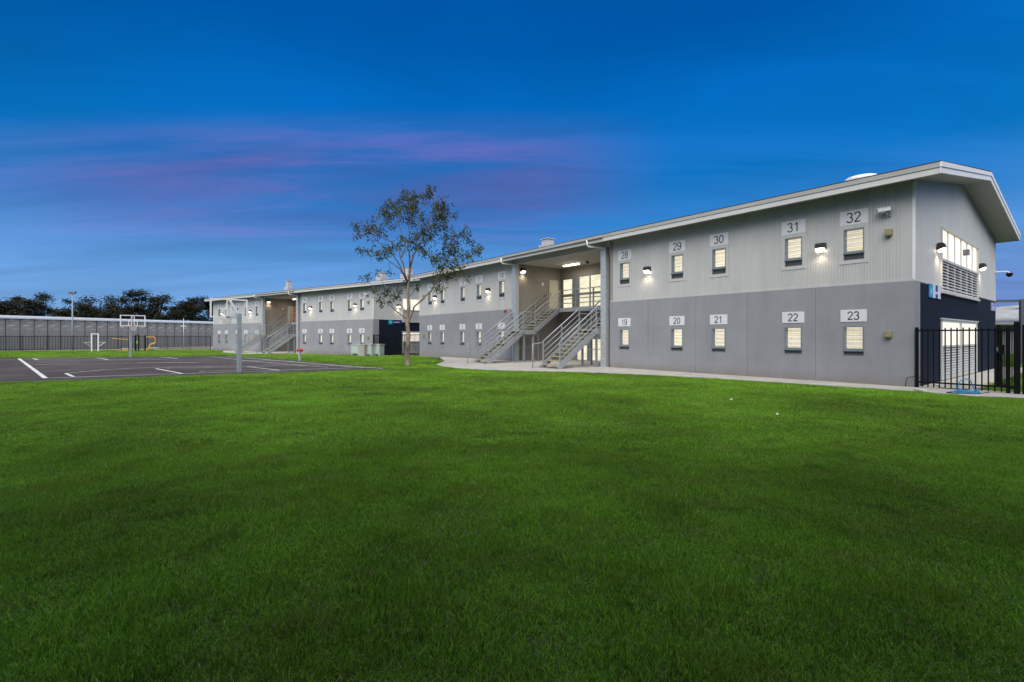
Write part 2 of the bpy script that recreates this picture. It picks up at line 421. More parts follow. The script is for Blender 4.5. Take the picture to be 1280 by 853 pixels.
# end wall: navy ribbed below, light grey above with the gable
EWn0, EWn1, EDn0, EDn1 = 3.05, 8.98, 3.07, 8.79
mb = MB()
grid(mb, lambda u, v, d: (-.012 - d, u, v), rib_profile(.6, DEP, .11, .008), [-.5, SPLIT - .02], [(EDn0, EDn1, .06, 1.97)])
mb.build('end_cladding', M['navy'], bld)
mb = MB()
def Pend(u, v, d): return (-.02 - d, u, RZ(u) if v > 5.4 else v)
prof = rib_profile(.05, DEP, .2, .004) + [(DEP / 2, 0)]
grid(mb, Pend, prof, [SPLIT, 5.3, 5.5], [(EWn0, EWn1, 2.94, 4.9)])
grid(mb, lambda u, v, d: (-LEN + .02, u, RZ(u) if v > 5.4 else v), [(.05, 0), (DEP / 2, 0), (DEP, 0)], [SPLIT, 5.5], [])
mb.quad([(-LEN, DEP - .02, SPLIT), (0, DEP - .02, SPLIT), (0, DEP - .02, 5.8), (-LEN, DEP - .02, 5.8)])
mb.build('end_wall', M['endupper'], bld)
MB().box(-.03, .004, .06, DEP, SPLIT + .002, SPLIT + .05).build('end_flashing', M['endupper'], bld)

# roof, fascias, barges
e0, e1, EV = -LEN - .65, .65, .6
zr = lambda n: 5.75 + .171 * min(n, DEP - n)
rf = MB()
sec = [(-EV, zr(-EV)), (DEP / 2, zr(DEP / 2)), (DEP + EV, zr(-EV)), (DEP + EV, zr(-EV) + .24), (DEP / 2, zr(DEP / 2) + .25), (-EV, zr(-EV) + .24)]
rf.prism(sec, e0, e1)
roof = rf.build('roof', M['soffit'], bld)
sh = MB()
for sg in (0, 1):
    q = [(-EV - .05, zr(-EV) + .275), (DEP / 2, zr(DEP / 2) + .30), (DEP / 2, zr(DEP / 2) + .33), (-EV - .05, zr(-EV) + .305)]
    if sg: q = [(DEP - a, b) for a, b in q]
    sh.prism(q, e0 - .03, e1 + .03)
sh.build('sheeting', M['sheet'], roof)
fa = MB(); z0 = ZF = zr(-EV)
fa.box(e0, e1, -EV - .03, -EV - .003, z0 - .015, z0 + .135); fa.build('fascia', M['fascia'], bld); fa = MB()
fa.box(e0, e1, DEP + EV + .003, DEP + EV + .03, z0 - .015, z0 + .135)
fa.build('fascia', M['fascia'], bld)
for a, b in ((e0, -RS1 - .15), (-RS0 + .15, e1)): MB().box(a, b, -EV - .05, -EV - .003, z0 + .148, z0 + .272).build('gutter', M['gutter'], bld)
MB().box(e0, e1, DEP + EV + .003, DEP + EV + .05, z0 + .148, z0 + .272).build('gutter', M['gutter'], bld)
gt = MB()
gt.box(-RS1 - .15, -RS0 + .15, -EV - .13, -EV - .003, z0 + .14, z0 + .255)
gt.build('gutter', M['gutter'], bld)
for xx, th in ((e1, 1), (e0, -1)):
    bg = MB()
    for sg in (0, 1):
        for lo, hi, t in ((-.015, .128, .03), (.145, .275, .05)):
            q = [(-EV - .05, z0 + lo), (DEP / 2, zr(DEP / 2) + lo), (DEP / 2, zr(DEP / 2) + hi), (-EV - .05, z0 + hi)]
            if sg: q = [(DEP - a, b) for a, b in q]
            bg.prism(q, xx + th * .003, xx + th * t)
    bg.build('barge_board', M['white'], bld)

# windows -------------------------------------------------------------
def win_mesh(kind):
    z0, z1, g0 = (1.04, 1.75, .87) if kind == 'low' else (3.96, 4.67, 3.73)
    f = MB(); ring(f, -OW, OW, z0, z1, .035, -.012, .2); f.box(-OW - .01, OW + .01, -.03, .2, z0 - .045, z0)
    p = MB(); p.box(-OW, OW, .17, .185, z0, z1)
    g = MB()
    g.box(-OW, OW, .1, .12, g0, z0 - .045)
    k = g0 + .015
    while k < z0 - .06: g.box(-OW + .005, OW - .005, .03, .1, k, k + .012); k += .028
    ring(g, -OW, OW, g0, z0 - .045, .018, -.008, .1)
    b = MB()
    for t in (.2, .4, .6, .8): b.box(-OW + .035, OW - .035, .10, .112, z0 + (z1 - z0) * t - .007, z0 + (z1 - z0) * t + .007)
    return f.mesh('window', M['winframe']), p.mesh('pane', M['cell']), g.mesh('grille', M['grille']), b.mesh('louvre_bars', M['plate'])
WM = {k: win_mesh(k) for k in ('low', 'up')}
sr = MB(); ring(sr, -.375, .375, 3.62, 4.80, .11, -.012, .03); sr.box(-.265, .265, -.012, .03, 4.67, 4.69); SUR = sr.mesh('surround', M['surround'])
for s in WS:
    for k in ('low', 'up'):
        w = link('window', WM[k][0], bld, (-s, .03 if k == 'up' else 0, 0))
        link('pane', WM[k][1], w); link('grille', WM[k][2], w); link('louvre_bars', WM[k][3], w)
        if k == 'up': link('surround', SUR, w)

# end wall glazing
ew = MB(); nb = 6; wn = (EWn1 - EWn0) / nb
def ybox(mb, x0, x1, n0, n1, z0, z1, mi=0): mb.box(x0, x1, n0, n1, z0, z1, mi)
for n0, n1, z0, z1 in ((EWn0, EWn0 + .07, 2.88, 4.9), (EWn1 - .07, EWn1, 2.88, 4.9)): ybox(ew, -.2, .03, n0, n1, z0, z1)
ybox(ew, -.2, .05, EWn0 + .07, EWn1 - .07, 4.84, 4.9); ybox(ew, -.2, .04, EWn0 + .07, EWn1 - .07, 3.83, 3.90); ybox(ew, -.2, .07, EWn0 - .02, EWn1 + .02, 2.80, 2.879)
for i in range(1, nb): ybox(ew, -.1, .0, EWn0 + wn * i - .022, EWn0 + wn * i + .022, 2.88, 4.84)
ew = ew.build('end_window', M['endupper'], bld)
for i in range(nb):
    a, b = EWn0 + wn * i + .022, EWn0 + wn * (i + 1) - .022
    MB().box(-.04, -.03, a, b, 3.90, 4.84).build('pane', M['glass'], ew)
    lv = MB(); k = 2.9
    lv.box(-.10, -.09, a, b, 2.88, 3.83, 1)
    while k < 3.8:
        lv.prism([(-.07, k + .045), (.004, k), (.008, k + .03), (-.06, k + .07)], a, b, 0, axis='y'); k += .096
    lv.build('louvre', [M['white'], M['dark']], ew)
dr = MB()
for n0, n1 in ((EDn0, EDn0 + .08), (EDn1 - .08, EDn1), (5.84, 6.0)): ybox(dr, -.15, .02, n0, n1, .06, 1.97)
for n0, n1 in ((EDn0 + .08, 5.84), (6.0, EDn1 - .08)):
    ybox(dr, -.15, .03, n0, n1, 1.90, 1.97); ybox(dr, -.15, .02, n0, n1, 1.08, 1.15); ybox(dr, -.15, .02, n0, n1, .06, .2)
dr.box(-.1, .05, EDn0 - .05, EDn1 + .05, 1.975, 2.02)
dr = dr.build('end_door', M['endupper'], bld)
for n0, n1 in ((EDn0 + .08, 5.84), (6.0, EDn1 - .08)):
    MB().box(-.03, -.02, n0, n1, 1.15, 1.90).build('pane', M['glass'], dr)
    lv = MB(); lv.box(-.10, -.09, n0, n1, .2, 1.08, 1); k = .22
    while k < 1.04: lv.prism([(-.07, k + .035), (.0, k), (.004, k + .026), (-.06, k + .06)], n0, n1, 0, axis='y'); k += .086
    lv.build('louvre', [M['white'], M['dark']], dr)

# stair recess -----------------------------------------------------------
RD = 3.6
MB().box(-RS1, -RS0, RD + .06, RD + .2, -.3, 5.7).build('recess_back_wall', M['beige'], bld)
MB().box(-RS1 - .15, -RS1, .02, RD + .06, -.3, 5.7).build('recess_side_wall', M['beige'], bld)
MB().box(-RS0, -RS0 + .15, .02, RD + .06, -.3, 5.7).build('recess_side_wall', M['beige'], bld)
MB().box(-RS1, -RS0, .052, RD + .06, 5.54, 5.62).build('recess_ceiling', M['soffit'], bld)
MB().box(-RS1, -RS0, 2.42, RD + .06, 2.98, 3.05).box(-RS1, -RS0, 2.38, 2.44, 2.83, 3.06, 1).build('walkway', [M['concrete'], M['galv']], bld)
cl = MB()
cl.box(-11.28, -10.98, -.10, .18, -.3, 5.5); cl.build('column', M['galv'], bld, bevel=.012)
cl = MB(); cl.box(-17.80, -17.52, -.12, .16, -.3, 5.5); cl.build('column', M['galv'], bld, bevel=.012)
for cs, gs in ((11.13, 11.55), (17.66, 18.05)):
    MB().tube([(-gs, -.7, ZF + .16), (-gs, -.68, ZF - .06), (-gs, -.62, ZF - .12), (-cs, -.12, 5.46), (-cs, -.02, 5.38)], .045, 10).build('downpipe', M['white'], bld, smooth=True)
# balustrade on the walkway edge
bl = MB()
for z in (3.3, 3.55, 3.8, 4.05): bl.tube([(-16.6, 2.41, z), (-12.5, 2.41, z)], .025)
bl = bl.build('balustrade', M['galv'], bld, smooth=True)
pm = MB().box(-.03, .03, -.03, .03, 3.05, 4.06).mesh('post', M['galv'])
for s in (16.6, 15.3, 14.0, 12.5): link('post', pm, bl, (-s, 2.41, 0))
# upper glazed screen and ground floor glazing
MB().box(-RS1, -RS0, -.03, .05, 5.48, 5.77).build('recess_beam', M['soffit'], bld)
def glazed(name, s0, s1, z0, z1, bars, mtl, fm='winframe', split=None):
    f = MB(); ring(f, -s1, -s0, z0, z1, .06, RD - .03, RD + .055)
    for b in bars: f.box(-b - .04, -b + .04, RD - .03, RD + .055, z0 + .06, z1 - .06)
    if split: f.box(-s1 + .06, -s0 - .06, RD - .035, RD + .05, split - .06, split + .06)
    f = f.build(name, M[fm], bld)
    MB().box(-s1 + .05, -s0 - .05, RD + .01, RD + .03, z0 + .05, z1 - .05).build('pane', mtl, f)
    return f
up1 = glazed('recess_window', 16.68, 17.56, 3.05, 4.9, [], M['lit'], split=3.86)
MB().box(-16.68, -16.22, RD - .01, RD + .05, 3.05, 4.95).build('door_panel', M['winframe'], bld)
up2 = glazed('recess_window', 14.3, 16.22, 3.05, 4.96, [15.33], M['lit'], split=3.9)
lo1 = glazed('recess_window', 15.5, 16.4, .02, .98, [], M['lit'])
lo2 = glazed('recess_window', 14.3, 15.34, .02, 1.35, [], M['lit'])
MB().box(-13.6, -12.5, RD - .02, RD + .055, .02, 2.1).build('recess_door', M['galvdark'], bld)
dd = MB().box(-RS1, -RS1 + .05, 2.68, 3.42, 3.06, 4.82).build('recess_door', M['dooroff'], bld); dd['label'] = 'pale steel door at the top of the stair'
MB().box(-RS1 + .05, -RS1 + .1, 2.75, 2.79, 3.9, 4.05).build('handle', M['galv'], dd)
MB().box(-RS1, -RS1 + .06, 2.06, 2.22, 4.42, 4.62).build('switch_box', M['white'], bld, bevel=.01)

def roof_vents(parent, specs):
    for (s, n, w, d, h, kind) in specs:
        zb = zr(n) + .2
        v = MB()
        if kind == 'box':
            v.box(-s - w / 2 - .12, -s + w / 2 + .12, n - d / 2 - .12, n + d / 2 + .12, zb, zb + .42)
            v.box(-s - w / 2, -s + w / 2, n - d / 2, n + d / 2, zb + .425, zb + h)
            v.box(-s - w / 2 - .05, -s + w / 2 + .05, n - d / 2 - .05, n + d / 2 + .05, zb + h + .005, zb + h + .05)
        else:
            v.tube([(-s, n, zb), (-s, n, zb + h - .12), (-s, n, zb + h - .04), (-s, n, zb + h)], [w / 2, w / 2, w / 2 * .9, w / 2 * .5], 20)
        v.build('vent', M['white'] if kind != 'box' else M['farwall'], parent, bevel=0)

# second building is a copy of the first, further off and turned
bld2 = copy_tree(bld); bld2.location = FC.p; bld2.rotation_euler.z = ROTC
bld2['label'] = 'far two storey grey cell block beyond the gum tree, numbered 37 to 68'
roof2 = [c for c in bld2.children if c.name.startswith('roof')][0]
roof_vents(roof, [(1.8, 2.0, 1.0, 1, .42, 'round'), (17.15, 2.0, .52, .5, .74, 'box')])
roof_vents(roof2, [(16.3, 2.0, .42, .42, 1.05, 'box'), (1.35, 2.0, .5, .5, .72, 'box'), (.6, 4.2, .7, .6, .98, 'box')])
# the far block's upper recess is open and dark with an orange door
for c in list(bld2.children):
    if c.name.startswith(('recess_window', 'door_panel')) and c.data.vertices[0].co.z > 2.5:
        for g in c.children:
            g.data = g.data.copy(); g.data.materials[0] = M['darkglass']
MB().box(-19.0 + 1.6, -17.35 + 1.6, 3.2, 3.24, 3.06, 4.75).build('orange_door', M['orange'], bld2)
MB().box(-17.62, -17.5, 3.0, 3.1, 3.06, 4.75).build('post', M['dooroff'], bld2)

# ------------------------------------------------------------------ things fixed to the walls
ORD = ['nearest the navy end corner', 'second from the navy end corner', 'third from the navy end corner', 'fourth from the navy end corner', 'beside the stair column']
NUM_A = [(23, 32), (22, 31), (21, 30), (20, 29), (19, 28), (1, 10), (2, 11), (3, 12), (4, 13), (5, 14)]
NUM_C = [(59, 68), (58, 67), (57, 66), (56, 65), (55, 64), (37, 46), (38, 47), (39, 48), (40, 49), (41, 50)]
pl_low = MB().box(-.335, .335, -.014, 0, -.18, .18).mesh('number_sign', M['plate'])
pl_up = MB().box(-.36, .36, -.014, 0, -.215, .215).mesh('number_sign', M['plate'])
def arc(cx, cy, rx, ry, a0, a1, n=16):
    return [(cx + rx * math.cos(math.radians(a0 + (a1 - a0) * i / n)), cy + ry * math.sin(math.radians(a0 + (a1 - a0) * i / n))) for i in range(n + 1)]
SIX = [arc(.29, .30, .235, .27, 0, 360, 24), arc(.31, .47, .265, .50, 188, 35, 14)]
DIGIT = {'0': [arc(.29, .5, .24, .47, 0, 360, 26)], '1': [[(.12, .77), (.24, .82), (.34, .96)], [(.345, .985), (.345, .0)]],
         '2': [arc(.28, .71, .23, .26, 172, -28, 16) + [(.06, .045)], [(.02, .04), (.54, .04)]],
         '3': [arc(.27, .745, .21, .225, 165, -85, 14), arc(.27, .28, .245, .255, 88, -165, 16)],
         '4': [[(.41, .0), (.41, .97), (.04, .30)], [(.02, .29), (.56, .29)]],
         '5': [[(.51, .95), (.15, .95), (.10, .50)], arc(.28, .31, .24, .275, 138, -158, 18)],
         '6': SIX, '7': [[(.04, .95), (.53, .95), (.36, .60), (.26, .30), (.21, .0)]],
         '8': [arc(.29, .745, .20, .22, 0, 360, 22), arc(.29, .275, .24, .255, 0, 360, 24)],
         '9': [[(.58 - x, 1 - y) for x, y in st] for st in SIX]}
def number(sign, txt, size):
    mb = MB(); hgt = size * .74; adv = .66 * hgt; w = hgt * .06; x0 = -(len(str(txt)) * adv) / 2 + .04 * hgt; k = 0
    for ch in str(txt):
        for st in DIGIT[ch]:
            P = [Vector((x0 + x * hgt, (y - .5) * hgt)) for x, y in st]; A_, B_ = [], []; k += 1; n = len(P); closed = (P[0] - P[-1]).length < 1e-6
            for i, p in enumerate(P):
                t0 = (P[i] - P[i - 1]).normalized() if i else ((P[0] - P[-2]).normalized() if closed else None)
                t1 = (P[i + 1] - P[i]).normalized() if i < n - 1 else ((P[1] - P[0]).normalized() if closed else None)
                t0 = t0 or t1; t1 = t1 or t0; t = (t0 + t1).normalized(); q = w / max(.5, t.dot(t1)); nr = Vector((-t.y, t.x)) * q
                A_.append(p + nr); B_.append(p - nr)
            yy = -.001 - .0006 * k
            for i in range(n - 1): mb.quad([(A_[i].x, yy, A_[i].y), (B_[i].x, yy, B_[i].y), (B_[i + 1].x, yy, B_[i + 1].y), (A_[i + 1].x, yy, A_[i + 1].y)])
        x0 += adv
    return mb.build('number', M['ink'], sign, loc=(0, -.0145, 0))
for fr, nums, which, grp in ((FA, NUM_A, 'near', 'number plates on the near block'), (FC, NUM_C, 'far', 'number plates on the far block')):
    for s, (a, b) in zip(WS, nums):
        o = link('number_sign', pl_low, None, fr.w(s, 0, 2.06), fr.rot)
        tag(o, 'white plate reading %d on the dark lower wall, %s block' % (a, which), 'sign', grp); number(o, a, .33)
        o = link('number_sign', pl_up, None, fr.w(s, .026, 5.0), fr.rot)
        tag(o, 'white plate reading %d on the light upper wall, %s block' % (b, which), 'sign', grp); number(o, b, .40)

def lamp_proto():
    root = link('wall_lamp', None)
    b = MB(); b.prism([(0, .32), (-.16, .32), (-.2, .26), (-.2, .14), (0, .06)], -.16, .16)
    b.box(-.1, .1, -.03, 0, .0, .06)
    b.build('housing', M['bronze'], root, bevel=.012)
    l = MB(); l.prism([(-.01, .05), (-.195, .135), (-.185, .085), (-.12, .02), (-.01, .0)], -.145, .145)
    l.build('lens', M['lens'], root, bevel=.01)
    return root
LP = lamp_proto()
first = [True]
def wall_lamp(loc, rz, label, power=11, grp='lit wall lamps'):
    if first[0]: o = LP; first[0] = False
    else: o = copy_tree(LP)
    o.location = loc; o.rotation_euler.z = rz; o.scale = (.86, .86, .86); tag(o, label, 'lamp', grp)
    d = bpy.data.lights.new('lamp_light', 'SPOT'); d.energy = power; d.color = (1, .80, .55); d.shadow_soft_size = .06; d.spot_size = math.radians(150); d.spot_blend = .8
    q = bpy.data.objects.new('lamp_light', d); col.objects.link(q); q.parent = o; q.location = (0, -.14, -.03); q.rotation_euler = (math.radians(-12), 0, 0)
    return o
for fr, w, pts in ((FA, 'near', ((2.29, 'between plates 31 and 32'), (8.76, 'between plates 28 and 29'), (20.25, 'between plates 10 and 11'), (26.75, 'between plates 13 and 14'))),
                   (FC, 'far', ((2.29, 'between plates 67 and 68'), (8.9, 'between plates 64 and 65'), (20.25, 'between plates 46 and 47'), (26.75, 'between plates 49 and 50')))):
    for s, t in pts: wall_lamp(fr.w(s, .02, 4.07), fr.rot, 'dark wall lamp %s, upper wall of the %s block' % (t, w))
    wall_lamp(fr.w(RS1, .62, 5.05), fr.rot + PI / 2, 'lit wall lamp on the side wall above the stairs of the %s block' % w, 16)
wall_lamp(FA.w(-.0, 2.66, 4.04), FA.rot + PI / 2, 'dark lamp left of the long end window on the near block gable', 12)
wall_lamp(FA.w(-.0, 9.45, 4.04), FA.rot + PI / 2, 'dark lamp right of the long end window on the near block gable', 12)
wall_lamp(FC.w(-.0, 2.6, 4.04), FC.rot + PI / 2, 'dark lamp over the blue sign on the far block gable', 12)

for fr, w in ((FA, 'near'), (FC, 'far')):
    t = thing('ceiling_light', 'long fluorescent batten lit under the stair ceiling of the %s block' % w, 'ceiling light', fr.w(15.75, 2.5, 5.54), fr.rot, 'stair ceiling lights')
    MB().box(-.62, .62, -.09, .09, -.05, 0).build('base', M['white'], t, bevel=.008)
    MB().box(-.6, .6, -.07, .07, -.12, -.052).build('diffuser', M['tube'], t, bevel=.015)
    d = bpy.data.lights.new('batten_light', 'AREA'); d.shape = 'RECTANGLE'; d.size = 1.2; d.size_y = .14; d.energy = 34; d.color = (1, .84, .62)
    q = bpy.data.objects.new('batten_light', d); col.objects.link(q); q.parent = t; q.location = (0, 0, -.14)
t = thing('dome_camera', 'small dark dome camera on the stair ceiling beside the batten light', 'camera', FA.w(14.6, 2.6, 5.54), ROT)
MB().tube([(0, 0, 0), (0, 0, -.05)], .1, 14).build('base', M['galvdark'], t, smooth=False)
MB().tube([(0, 0, -.052), (0, 0, -.1), (0, 0, -.13)], [.085, .07, .03], 14).build('dome', M['black'], t, smooth=True)

# bullet camera, boxes, sensors
def bullet_camera(loc, rz, label):
    t = thing('security_camera', label, 'camera', loc, rz, 'wall cameras')
    MB().box(-.06, .06, -.03, 0, -.1, .06).tube([(0, -.03, -.03), (0, -.14, -.05), (0, -.18, .03)], .025).build('bracket', M['galv'], t)
    b = MB(); b.box(-.2, .10, -.24, -.13, .03, .13); b.box(-.24, .12, -.25, -.12, .132, .146); b.build('body', M['white'], t, bevel=.008)
    MB().box(-.212, -.202, -.23, -.14, .04, .12).build('lens', M['black'], t)
bullet_camera(FA.w(.58, .02, 4.95), ROT, 'white bullet camera on the upper wall right of plate 32')
bullet_camera(FC.w(.62, .02, 4.95), ROTC, 'white bullet camera on the upper wall right of plate 68')
for fr, s, z, lab in ((FA, .57, 4.4, 'khaki box on the light upper wall right of window 32'), (FA, .57, 1.51, 'khaki box on the dark lower wall right of window 23'),
                      (FA, 28.45, 4.4, 'khaki box on the light upper wall left of window 14'), (FA, 28.45, 1.51, 'khaki box on the dark lower wall left of window 5'),
                      (FC, .57, 4.4, 'khaki box on the light upper wall right of window 68'), (FC, .57, 1.51, 'khaki box on the dark lower wall right of window 59')):
    o = MB().box(-.08, .08, -.11, .03, -.09, .09).box(-.065, .065, -.09, 0, -.115, -.09).build('junction_box', M['khaki'], None, loc=fr.w(s, 0, z), rz=fr.rot, bevel=.012)
    tag(o, lab, 'junction box', 'khaki boxes on the walls')
o = MB().box(-.07, .07, -.16, 0, -.1, .1).box(-.11, -.07, -.1, -.02, -.08, .08).build('motion_sensor', M['grille'], None, loc=FA.w(-.0, 6.05, 4.38) + Vector((.03, -.03, 0)), rz=ROT + PI / 2, bevel=.01)
tag(o, 'small grey sensor fixed over the middle of the long end window', 'sensor')
t = thing('dome_camera', 'white arm with dark dome camera at the rear corner of the near block', 'camera', FA.w(0, DEP - .1, 4.15), ROT)
MB().tube([(0, 0, .12), (.35, .12, .12), (.42, .14, .05)], .03).build('arm', M['white'], t)
MB().tube([(.42, .14, .05), (.42, .14, -.02), (.42, .14, -.12)], [.1, .12, .05], 12).build('dome', M['black'], t, smooth=True)
o = MB().box(-.07, .07, -.06, .02, -.06, .06).box(-.05, .05, -.1, -.06, -.045, .045).build('fire_beacon', M['red'], None, loc=FA.w(18.55, 0, 2.9), rz=ROT, bevel=.012)
tag(o, 'small red beacon above plate 1 at the wall colour change', 'beacon')

# block signs on the end walls
t = thing('block_sign', 'teal and lilac sign with a big letter H on the navy end wall', 'sign', FA.w(.008, 2.2, 2.80), ROT + PI / 2)
MB().box(-.70, .70, -.02, 0, -.2, .2).build('panel', M['blue'], t)
MB().box(-.70, -.26, -.026, -.021, -.2, .2).build('teal_square', M['teal'], t)
e = MB(); e.box(-.53, -.43, -.031, -.027, -.06, .06); e.bar((-.55, -.029, -.1), (-.41, -.029, -.1), .004, .02); e.build('emblem', M['lilac'], t)
h = MB(); h.box(-.26, .05, -.026, -.021, -.2, .2); h.box(.36, .70, -.026, -.021, -.2, .2); h.box(.05, .36, -.026, -.021, -.07, .0); h.build('letter', M['lilac'], t)
t = thing('wing_sign', 'small pale blue sign at the rear edge of the navy end wall', 'sign', FA.w(.008, 12.45, 2.72), ROT + PI / 2)
MB().box(-.55, .55, -.02, 0, -.18, .18).build('panel', mat('pale blue sign', (.22, .26, .45), .4), t)
e = MB(); e.box(-.42, -.28, -.025, -.021, .06, .13); e.box(-.42, .2, -.025, -.021, -.06, -.02); e.box(-.42, .05, -.025, -.021, -.12, -.09); e.build('lettering', M['lilac'], t)
t = thing('block_sign', 'teal square and dark blue name sign on the far block gable', 'sign', FC.w(.008, 2.3, 2.79), ROTC + PI / 2)
MB().box(-.30, .72, -.02, 0, -.13, .13).build('panel', M['blue'], t)
MB().box(-.72, -.30, -.022, 0, -.2, .2).build('teal_square', M['teal'], t)
e = MB(); e.box(-.56, -.46, -.028, -.023, -.07, .07); e.build('emblem', M['lilac'], t)
e = MB(); k = -.18
for wd in (.05, .07, .05, .06, .08, .05, .07, .06):
    e.box(k, k + wd, -.026, -.021, -.035, .035); k += wd + .02
e.build('lettering', M['lilac'], t)

# ------------------------------------------------------------------ stairs
RISE, GO, NL, NU, SW = .171, .255, 10, 8, .5
def stair_proto():
    root = link('steel_stair', None)
    zl = RISE * NL; yl0 = GO * NL; yl1 = yl0 + .62; zt = 3.05; yt = yl1 + GO * (NU - 1)
    tm = MB().box(-SW + .02, SW - .02, .0, .27, -.035, -.003).box(-SW + .02, SW - .02, -.012, .05, -.045, .002, 1).mesh('tread', [M['tread'], M['nosing']])
    for i in range(NL - 1): link('tread', tm, root, (0, GO * i, RISE * (i + 1)))
    for i in range(NU - 1): link('tread', tm, root, (0, yl1 - GO + GO * (i + 1) - .0, zl + (zt - zl) / NU * (i + 1)))
    MB().box(-SW, SW, yl0 - GO, yl1, zl - .04, zl).box(-SW, SW, yl0 - GO - .01, yl0 - GO + .05, zl - .05, zl + .003, 1).build('landing', [M['tread'], M['nosing']], root)
    for sx in (-1, 1):
        st = MB(); x = sx * (SW + .03)
        def chan(p, q): st.bar((x, p[0], p[1]), (x, q[0], q[1]), .06, .24)
        chan((-.08, -.0), (yl0 - GO + .05, zl - .06)); chan((yl0 - GO - .0, zl - .08), (yl1 + .05, zl - .08)); chan((yl1 - .05, zl - .04), (yt + .1, zt - .1))
        st.build('stringer', M['stair'], root)
        rl = MB(); off = sx * (SW + .03)
        y0, y1, y2, y3 = .05, yl0 - GO + .05, yl1, yt + .05
        for hgt in (1.0, .75, .5, .25):
            r = .03 if hgt == 1.0 else .021
            rl.tube([(off, y0, RISE + hgt), (off, y1, zl + hgt), (off, y2, zl + hgt), (off, y3, zt + hgt - .06)], r, 6)
        if sx < 0: rl.tube([(off, y0, RISE + 1.0), (off, y0 - .12, RISE + .93), (off, y0 - .6, RISE + .88), (off, y0 - .62, .0)], .02, 6).tube([(off, y0 - .62, .06), (off, y0 + .0, .06)], .015, 6)
        rl = rl.build('railing', M['stair'], root, smooth=True)
        for yy, zz in ((y0, .05), ((y0 + y1) / 2 - .02, (zl + RISE) / 2 - .1), (y1, zl - .1), (y2 - .02, zl - .1), ((y2 + y3) / 2, (zl + zt) / 2 - .1), (y3, zt - .16)):
            MB().box(off - .024, off + .024, yy - .024, yy + .024, zz, zz + 1.1).build('post', M['stair'], rl)
    for sx in (-1, 1):
        for yy in (yl0 - .1, yl1 - .1):
            MB().box(sx * (SW - .06) - .04, sx * (SW - .06) + .04, yy - .04, yy + .04, -.12, zl - .05).build('support', M['stair'], root)
    # caged store frame under the landing
    g = MB()
    for z in (.08, .8, 1.5): g.bar((SW + .05, yl0 - .8, z), (SW + .05, yl1 + .2, z), .03, .03)
    for yy in (yl0 - .8, yl0 - .2, yl0 + .5, yl1 + .2): g.box(SW + .035, SW + .065, yy - .015, yy + .015, -.1, 1.52)
    g.build('under_frame', M['galvdark'], root)
    return root
ST = stair_proto()
STAIRS = [(FA, 11.9, 'galvanised stair nearest the lit column beside plate 19'), (FA, 17.12, 'galvanised stair in front of plate 1 on the near block'),
          (FC, 11.9, 'galvanised stair beside plate 55 on the far block'), (FC, 17.12, 'galvanised stair in front of plate 37 on the far block')]
for i, (fr, s, lab) in enumerate(STAIRS):
    o = ST if i == 0 else copy_tree(ST)
    p = fr.w(s, -2.62, 0); p.z = ground_z(p.y) + .05 if fr is FA else -.12
    o.location = p; o.rotation_euler.z = fr.rot; tag(o, lab, 'staircase', 'outdoor steel stairs')

# ------------------------------------------------------------------ ground and paving
def in_poly(p, poly):
    x, y = p[0], p[1]; c = False; n = len(poly)
    for i in range(n):
        x1, y1 = poly[i][0], poly[i][1]; x2, y2 = poly[(i + 1) % n][0], poly[(i + 1) % n][1]
        if (y1 > y) != (y2 > y) and x < (x2 - x1) * (y - y1) / (y2 - y1) + x1: c = not c
    return c
g = MB(); xs = [-600, -200, -100, -60, -40, -20, 0, 20, 40, 60, 100, 200, 600]; ys = [-200, -20, 0, 10, 20] + [30 + i for i in range(0, 16)] + [60, 100, 200, 500, 900]
for i in range(len(xs) - 1):
    for j in range(len(ys) - 1):
        g.quad([(xs[a], ys[b], ground_z(ys[b]) - .012) for a, b in ((i, j), (i + 1, j), (i + 1, j + 1), (i, j + 1))])
struct(g.build('ground', M['soil']))

def sheet(name, poly, m, z, cell=1.0):
    """flat paved area following the ground, clipped from a fine grid by triangulating and cutting along y"""
    bm = bmesh.new(); vs = [bm.verts.new((p[0], p[1], 0)) for p in poly]; bm.faces.new(vs)
    y0, y1 = min(p[1] for p in poly), max(p[1] for p in poly); k = math.floor(y0) + 1
    while k < y1:
        bmesh.ops.bisect_plane(bm, geom=bm.verts[:] + bm.edges[:] + bm.faces[:], plane_co=(0, k, 0), plane_no=(0, 1, 0)); k += cell
    for v in bm.verts: v.co.z = ground_z(v.co.y) + z
    bmesh.ops.recalc_face_normals(bm, faces=bm.faces)
    if sum(f.normal.z for f in bm.faces) < 0: bmesh.ops.reverse_faces(bm, faces=bm.faces)
    top = bm.faces[:]
    r = bmesh.ops.extrude_face_region(bm, geom=top)
    for v in [e for e in r['geom'] if isinstance(e, bmesh.types.BMVert)]: pass
    for f in top:
        for v in f.verts: v.co.z -= .08
    bmesh.ops.recalc_face_normals(bm, faces=bm.faces)
    me = bpy.data.meshes.new(name); bm.to_mesh(me); bm.free(); me.materials.append(m)
    return struct(link(name, me))

G = ground_at
court = [G(-160, 484.5), G(0, 479.3), G(130, 475), G(260, 469.8), G(400, 465.2), G(498, 461.9), G(376, 451.5), G(283, 444.9), G(130, 446.8), G(0, 447.6), G(-120, 448.2)]
sheet('court', court, M['asphalt'], .004)
